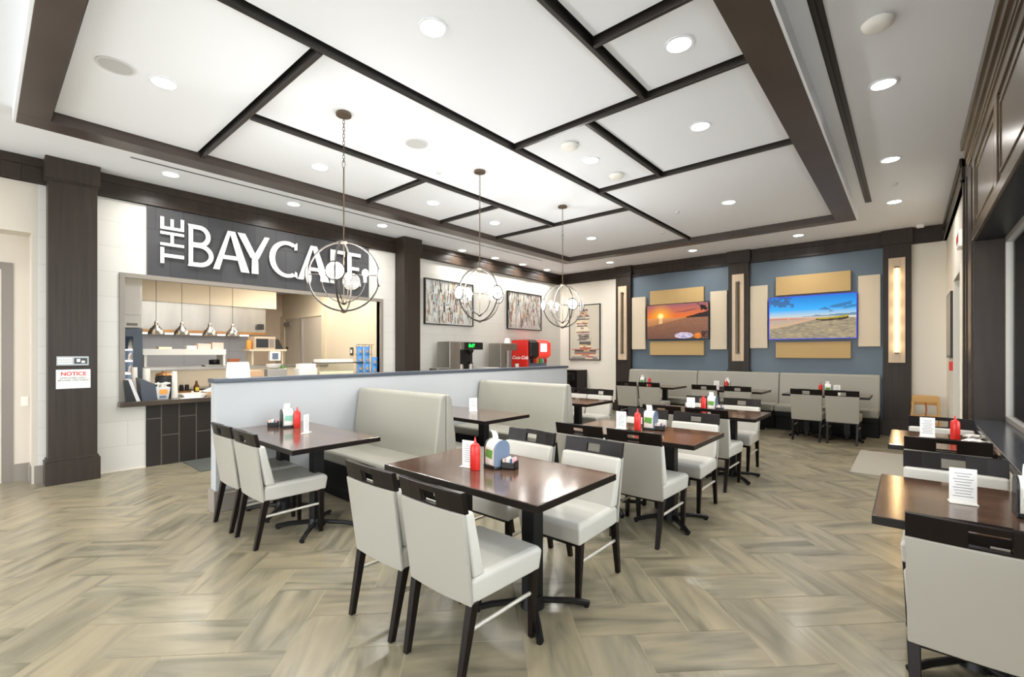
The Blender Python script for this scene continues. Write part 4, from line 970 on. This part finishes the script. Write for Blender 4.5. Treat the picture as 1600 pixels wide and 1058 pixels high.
t = thing('clear_bin', 'clear bin with orange label full of wrapped utensils', 'bin', (-7.47, 1.57, ZK)); G().hexa((0, 0, 0), (.14, .12), (0, 0, .16), (.18, .16)).done('tub', 'grey plastic', t, bevel=.006)
G().box(.086, .092, -.04, .045, .07, .13).done('label_patch', 'orange', t); G().box(.086, .092, -.04, .03, .02, .05).done('lower_patch', 'steel blue and sheen', t)
g = G(); rnd = random.Random(2)
for i in range(9): a = rnd.uniform(-1, 1); g.tube([(rnd.uniform(-.07, .07), rnd.uniform(-.07, .07), .15), (a*.06, rnd.uniform(-.05, .05), .2), (a*.09, rnd.uniform(-.09, .09), .21)], .012, n=6)
g.done('wrapped_utensils', 'plastic white', t)
def cups(x, y, z, h, label, r=.045):
    stuff('cup_stack', 'plastic white', 'cups', label, (x, y, z), lambda g: g.lathe([(r, 0), (r*.8, h*.5), (r*.72, h)], n=18), 'stacks of white paper cups', smooth=True)
cups(-7.72, 1.33, ZK, .42, 'white cup stack behind the payment terminal'); cups(-7.72, 1.46, ZK, .40, 'tall white cup stack behind the slanted holder', .055); cups(-7.55, 1.73, ZK, .36, 'narrow tall cup stack right of the clear bin', .04)
t = thing('soup_kettle', 'black soup kettle with copper lid behind the clear bin', 'kettle', (-7.75, 1.66, ZK)); G().lathe([(.09, 0), (.105, .05), (.105, .28), (.09, .3)], n=24).done('body', 'black plastic', t, smooth=True); G().lathe([(.108, .3), (.09, .33), (.02, .35), (.02, .37)], n=24).done('lid', 'brass rust', t, smooth=True)
t = thing('food_tray', 'pale blue tray on the serving counter', 'tray', (-7.5, 1.93, ZK)); G().hexa((0, 0, 0), (.18, .22), (0, 0, .045), (.22, .28)).done('dish', 'plastic white', t)
stuff('paper_sheet', 'paper', 'paper', 'white paper sheet lying on the serving counter edge', (-7.38, 1.88, ZK), lambda g: g.box(-.06, .06, -.12, .12, 0, .003))
t = thing('bottle_rack', 'low rack of dark tubs on the prep counter', 'rack', (-8.75, 2.06, .8405)); G().box(-.07, .07, -.15, .15, 0, .03).done('tray', 'brass rust', t)
for i in range(4): G().lathe([(.03, .03), (.03, .12), (.02, .13)], (0, -.11+.073*i, 0), n=12).done('tub', 'black plastic', t)
t = thing('sauce_bottle', 'brown sauce bottle with yellow label on the prep counter', 'bottle', (-8.75, 2.30, .8405)); G().lathe([(.04, 0), (.042, .09), (.02, .13), (.014, .18)], n=16).done('glass_body', 'bottle brown', t, smooth=True); G().box(.03, .044, -.025, .025, .02, .08).done('label_patch', 'yellow', t)
for i, (y, h) in enumerate(((2.52, .12), (2.62, .09), (2.72, .09))): stuff('spice_tin', 'steel flat', 'tin', 'metal tin right of the brown sauce bottle, '+('tallest', 'middle', 'rightmost')[i], (-8.75, y, .8405), lambda g: g.lathe([(.045, 0), (.045, h), (.03, h+.02)], n=16), 'tins on the prep counter')
stuff('bread_tray', 'wood board', 'tray', 'wooden tray near the half wall end on the serving counter', (-7.62, 2.25, ZK), lambda g: g.box(-.12, .12, -.16, .16, 0, .06))
stuff('folded_cloth', 'paper', 'cloth', 'white folded papers heaped on the wooden tray', (-7.62, 2.25, ZK+.06), lambda g: g.prism([(-.16, 0), (.15, 0), (.15, .13), (.05, .08)], lambda u, v: (-.11, u, v), lambda u, v: (.11, u, v)))
# things seen just over the half wall
for (x, y, w_, d_, h, m, nm, cat, l) in ((-7.6, 3.07, .14, .3, .36, 'steel flat', 'steel_bin', 'bin', 'grey steel bin standing on the counter right of the tent card'), (-7.6, 3.55, .2, .3, .36, 'plastic white', 'food_container', 'container', 'whitish food container on the serving counter'),
    (-7.62, 2.72, .2, .24, .34, 'wood board', 'food_box', 'box', 'tan food box on the serving counter behind the tent card')):
    stuff(nm, m, cat, l, (x, y, ZK), lambda g: g.box(-w_/2, w_/2, -d_/2, d_/2, 0, h), bevel=.01)
stuff('plate_stack', 'plastic white', 'plates', 'stack of white bowls on the grey steel bin', (-7.6, 3.04, ZK+.3605), lambda g: g.lathe([(.06, 0), (.10, .03), (.115, .075)], n=24), smooth=True)
stuff('lidded_cup', 'green', 'container', 'small green lidded tub on the grey steel bin', (-7.58, 3.17, ZK+.3605), lambda g: g.lathe([(.03, 0), (.035, .03), (.03, .04)], n=16))
stuff('paper_pack', 'white', 'paper', 'bright white pack lying on the whitish food container', (-7.6, 3.55, ZK+.3605), lambda g: g.box(-.08, .08, -.13, .13, 0, .07))
t = thing('pastry_case', 'glass-topped display case with pale shelf behind the half wall', 'display case', (-7.62, 4.05, ZK))
G().box(-.14, .14, -.32, .5, .43, .445).done('top_edge', 'black plastic', t); G().box(-.12, .12, -.30, .3, .445, .50).done('top_pack', 'plastic white', t); G().box(-.13, .13, -.31, .3, .0, .3).done('tray_base', 'cream pack', t)
G().box(.13, .135, -.31, .3, .3, .43).done('front_glass', 'glass', t)
t = thing('chip_rack', 'black wire rack hung with blue chip bags at right of the opening', 'rack', (-7.60, 4.63, ZK))
g = G()
for y in (-.13, 0.0, .13):
    for x in (-.04, .04): g.tube([(x, y, .02), (x, y, .76)], .004, n=6)
g.tube([(.0, -.17, .0), (.0, .17, .0)], .006, n=6).tube([(.0, -.15, .76), (.0, .2, .76)], .004, n=6)
for z in (.25, .42, .58, .72): g.tube([(-.04, -.15, z), (-.04, .15, z)], .003, n=6).tube([(.04, -.15, z), (.04, .15, z)], .003, n=6)
g.done('wire_frame', 'black metal', t)
G().box(-.08, .08, -.18, .18, 0, .012).done('foot_plate', 'black metal', t)
def bag(x, y, z, rz, label):
    if 'bag' not in protos:
        t = thing('chip_bag', label, 'chip bag', (x, y, z), rz, group='blue chip bags on the rack'); protos['bag'] = t
        g = G(); NX, NZ = 6, 8; F = []
        for sgn in (1, -1):
            R = []
            for j in range(NZ+1):
                v = j/NZ; R.append([g.bm.verts.new((sgn*(.026*math.sin(PI*v)**.6*math.sin(PI*i/NX)**.7+.0006), (-.06+.12*i/NX)*(1-.06*math.sin(PI*v)), .16*v)) for i in range(NX+1)])
            for j in range(NZ):
                for i in range(NX): g.bm.faces.new([R[j][i], R[j][i+1], R[j+1][i+1], R[j+1][i]])
        g.done('pouch', 'chip blue', t, smooth=True)
        G().lathe([(.0, 0), (.022, .001), (.0, .002)], n=14).xf(Matrix.Translation((.0275, 0, .07)) @ Matrix.Rotation(PI/2, 4, 'Y')).done('round_logo', 'chip orange', t)
        return t
    return dup(protos['bag'], (x, y, z), rz, label)
rowl = ('top', 'second', 'third', 'lowest')
for c, y in enumerate((4.50, 4.64, 4.80)):
    for r in range(4):
        if c == 2 and r == 0: continue
        bag(-7.525, y, ZK+.565-r*.155-(.04 if c == 2 else 0), .1*((r+c) % 3-1), 'blue chip bag, %s row, %s column of the wire rack' % (rowl[r], ('left', 'middle', 'right')[c]))
t = thing('tent_card', 'white folded sign standing on the near end of the half wall cap', 'table sign', (-4.9, 1.63, 1.2355), -.15)
G().prism([(-.075, 0), (.075, 0), (.06, .06), (.03, .125), (.0, .15), (-.03, .125), (-.06, .06)], lambda u, v: (u, -.09, v), lambda u, v: (u, .09, v)).done('folded_card', 'paper', t)
g = G()
for k, w_ in enumerate((.02, .045, .05, .05, .04)):
    z = .105-k*.018; x = .075-z*.42+.006
    g.box(x, x+.001, -w_, w_, z, z+.005)
g.done('printed_lines', 'ink', t)
# black floor mat
stuff('floor_mat', 'mat grey', 'mat', 'dark rubber mat on the floor in front of the tiled counter', (-7.0, 2.75, .0005), lambda g: g.box(-.4, .38, -.96, 1.4, 0, .012))
stuff('entrance_mat', 'mat light', 'mat', 'pale floor panel set in front of the right-hand door', (-.05, 7.85, .0005), lambda g: g.box(-.5, .5, -.83, .85, 0, .008))

# ---------------------------------------------------------------- beverage counter by the painting wall
t = thing('beverage_counter', 'drink station counter hidden behind the half wall', 'counter', (-7.1, 7.9, 0))
G().box(-.33, .35, -2.3, 2.3, .9, .94).done('worktop', 'counter', t, bevel=.004); G().box(-.33, .32, -2.3, 2.3, 0, .9).done('cabinet', 'dark wood', t)
ZB = .9405
def brewer(y0, y1, z1, label, digits):
    t = thing('coffee_brewer', label, 'coffee machine', (-7.0, (y0+y1)/2, ZB), group='steel brewers on the drink counter'); W = (y1-y0); h = z1-ZB; hw = W/2
    G().box(-.22, .16, -hw, -hw+.3*W, 0, h).done('body', 'stainless', t, bevel=.006)
    G().box(-.22, .16, -hw+.3*W, hw*(.99), h-.16, h).done('head', 'stainless', t, bevel=.006)
    G().box(-.22, -.16, -hw+.3*W, hw, 0, h-.16).done('back_panel', 'black plastic', t); G().box(-.2, .16, -hw+.3*W, hw, 0, .04).done('drip_tray', 'black metal', t)
    if digits:
        G().box(.161, .168, -hw+.42*W, hw*.98, h-.155, h-.01).done('display_panel', 'black plastic', t)
        text_mesh('clock_digits', '8:49', .10, 'screen green', Matrix.Translation((.169, hw*.28, h-.08)) @ frame_px(), t, .001, bold=.003)
    for i in range(2 if digits else 1):
        yy = -hw+W*(.47+.3*i)
        G().lathe([(.05, .045), (.065, .06), (.065, .27), (.05, .3)], (0, yy, 0), n=20).done('coffee_server', 'stainless', t, smooth=True)
        G().lathe([(.03, h-.26), (.07, h-.19), (.07, h-.16)], (0, yy, 0), n=20).lathe([(.05, .3), (.055, .33), (.03, .35)], (0, yy, 0), n=20).done('brew_basket', 'black plastic', t, smooth=True)
brewer(6.05, 6.98, 1.70, 'steel coffee brewer with green clock digits under the first painting', True)
brewer(7.55, 8.10, 1.69, 'smaller steel brewer left of the red drink machine', False)
t = thing('soda_fountain', 'red and black drink machine with white script and lit display', 'drink machine', (-7.02, 8.83, ZB))
G().box(-.3, .2, -.37, -.31, 0, .84).done('side_cabinet', 'red', t, bevel=.01); G().box(-.3, .16, -.31, .45, 0, .4).box(-.3, .02, -.31, .45, .4, .84).done('body', 'steel blue and sheen', t, bevel=.01)
G().prism([(-.3, .38), (.16, .38), (.26, .46), (.26, .78), (.16, .85), (-.3, .85)], lambda u, v: (u, -.309, v), lambda u, v: (u, .0, v)).done('black_hood', 'black plastic', t, bevel=.01)
G().prism([(-.3, .4), (.16, .4), (.27, .46), (.27, .78), (.16, .85), (-.3, .85)], lambda u, v: (u, .001, v), lambda u, v: (u, .48, v)).done('lit_panel', 'display red', t, bevel=.02)
G().box(.271, .274, .05, .3, .56, .76).done('lit_badge', 'display white', t); G().box(.161, .24, -.3, .44, .0, .05).done('drip_tray', 'black metal', t)
for i in range(6): G().cyl((.18, -.2+.11*i, .28), (.18, -.2+.11*i, .40), .02, n=10).box(.19, .22, -.22+.11*i, -.18+.11*i, .3, .38).done('nozzle', ('black plastic', 'red', 'orange', 'green', 'teal', 'red')[i], t)
text_mesh('script_lettering', 'Coca-Cola', .115, 'white', Matrix.Translation((-.03, -.371, .42)) @ frame_ny(), t, .001, shear=.35, bold=.002)
stuff('cup_stack', 'plastic white', 'cups', 'white stack of cups on top of the smaller brewer', (-7.0, 7.95, 1.6905), lambda g: g.lathe([(.08, 0), (.06, .1), (.05, .12)], n=18), smooth=True)
t = thing('drink_cup', 'patterned paper cup beside the red drink machine', 'cup', (-6.93, 8.2, ZB)); G().lathe([(.035, 0), (.05, .28)], n=16).done('cup_body', 'plastic white', t, smooth=True); G().lathe([(.037, .02), (.044, .15)], n=16).done('print_band', 'orange', t)
t = thing('condiment_bin', 'low steel condiment holder behind the second pilaster', 'holder', (-6.9, 5.78, ZB)); G().box(-.12, .12, -.1, .3, 0, .24).done('case', 'stainless', t, bevel=.008); G().box(-.08, .1, -.06, .08, .24, .245).box(-.08, .1, .1, .26, .24, .245).done('bin_opening', 'grey trim', t)
stuff('lid_tray', 'plastic white', 'tray', 'shallow white tray of lids between the two brewers', (-6.95, 7.25, ZB), lambda g: g.box(-.1, .12, -.2, .2, 0, .2).box(-.12, .14, -.22, .22, .2, .215))
t = thing('trash_cabinet', 'dark waste cabinet against the far cream wall past the half wall', 'cabinet', (-6.82, 10.45, 0)); G().box(-.26, .26, -.25, .25, 0, 1.02).done('body', 'chair wood', t, bevel=.006); G().box(-.2, .2, -.256, -.25, .75, .95).done('flap', 'black plastic', t)
# high chair
t = thing('high_chair', 'light wooden child high chair against the far right wall', 'high chair', (.21, 10.25, 0))
for s in (-1, 1):
    for yy in (-1, 1): G().hexa((s*.20, yy*.19, 0), (.03, .035), (s*.15, yy*.13, .70), (.03, .035)).done('leg', 'wood light', t, bevel=.004)
    G().box(s*.165-.012, s*.165+.012, -.16, .16, .60, .65).box(s*.185-.01, s*.185+.01, -.17, .17, .22, .255).done('side_rail', 'wood light', t)
G().box(-.15, .15, -.13, .14, .42, .44).done('seat', 'wood light', t); G().box(-.17, .17, -.155, -.13, .66, .76).done('front_bar', 'wood light', t, bevel=.01); G().box(-.16, .16, .12, .145, .60, .76).done('backrest', 'wood light', t, bevel=.01)
G().box(-.15, .15, -.16, -.145, .30, .34).done('foot_rest', 'wood light', t)
G().tube([(0, -.135, .66), (.01, -.12, .55), (0, -.10, .44)], .012, n=6).done('strap', 'terracotta', t)
# right wall things
t = thing('notice_board', 'black framed board on the right-hand wall beyond the door', 'picture', (XR, 9.7, 1.4)); G().box(-.03, 0, -.45, .45, 0, .98).done('frame', 'black plastic', t); G().box(-.034, -.03, -.41, .41, .04, .94).done('sheet', 'mat light', t)
t = thing('exit_sign', 'small white exit sign with red lettering high on the right wall', 'exit sign', (XR, 7.62, 2.72)); G().box(-.05, 0, -.15, .15, 0, .2).done('housing', 'white', t, bevel=.01)
text_mesh('lettering', 'EXIT', .13, 'red', Matrix.Translation((-.052, 0, .1)) @ Matrix(((0, 0, -1, 0), (-1, 0, 0, 0), (0, 1, 0, 0), (0, 0, 0, 1))), t, .001, bold=.003)
t = thing('fire_alarm', 'red alarm box on the right wall next to the dark door', 'alarm', (XR, 9.12, 1.22)); G().box(-.05, 0, -.05, .05, 0, .13).done('box', 'red', t, bevel=.005)
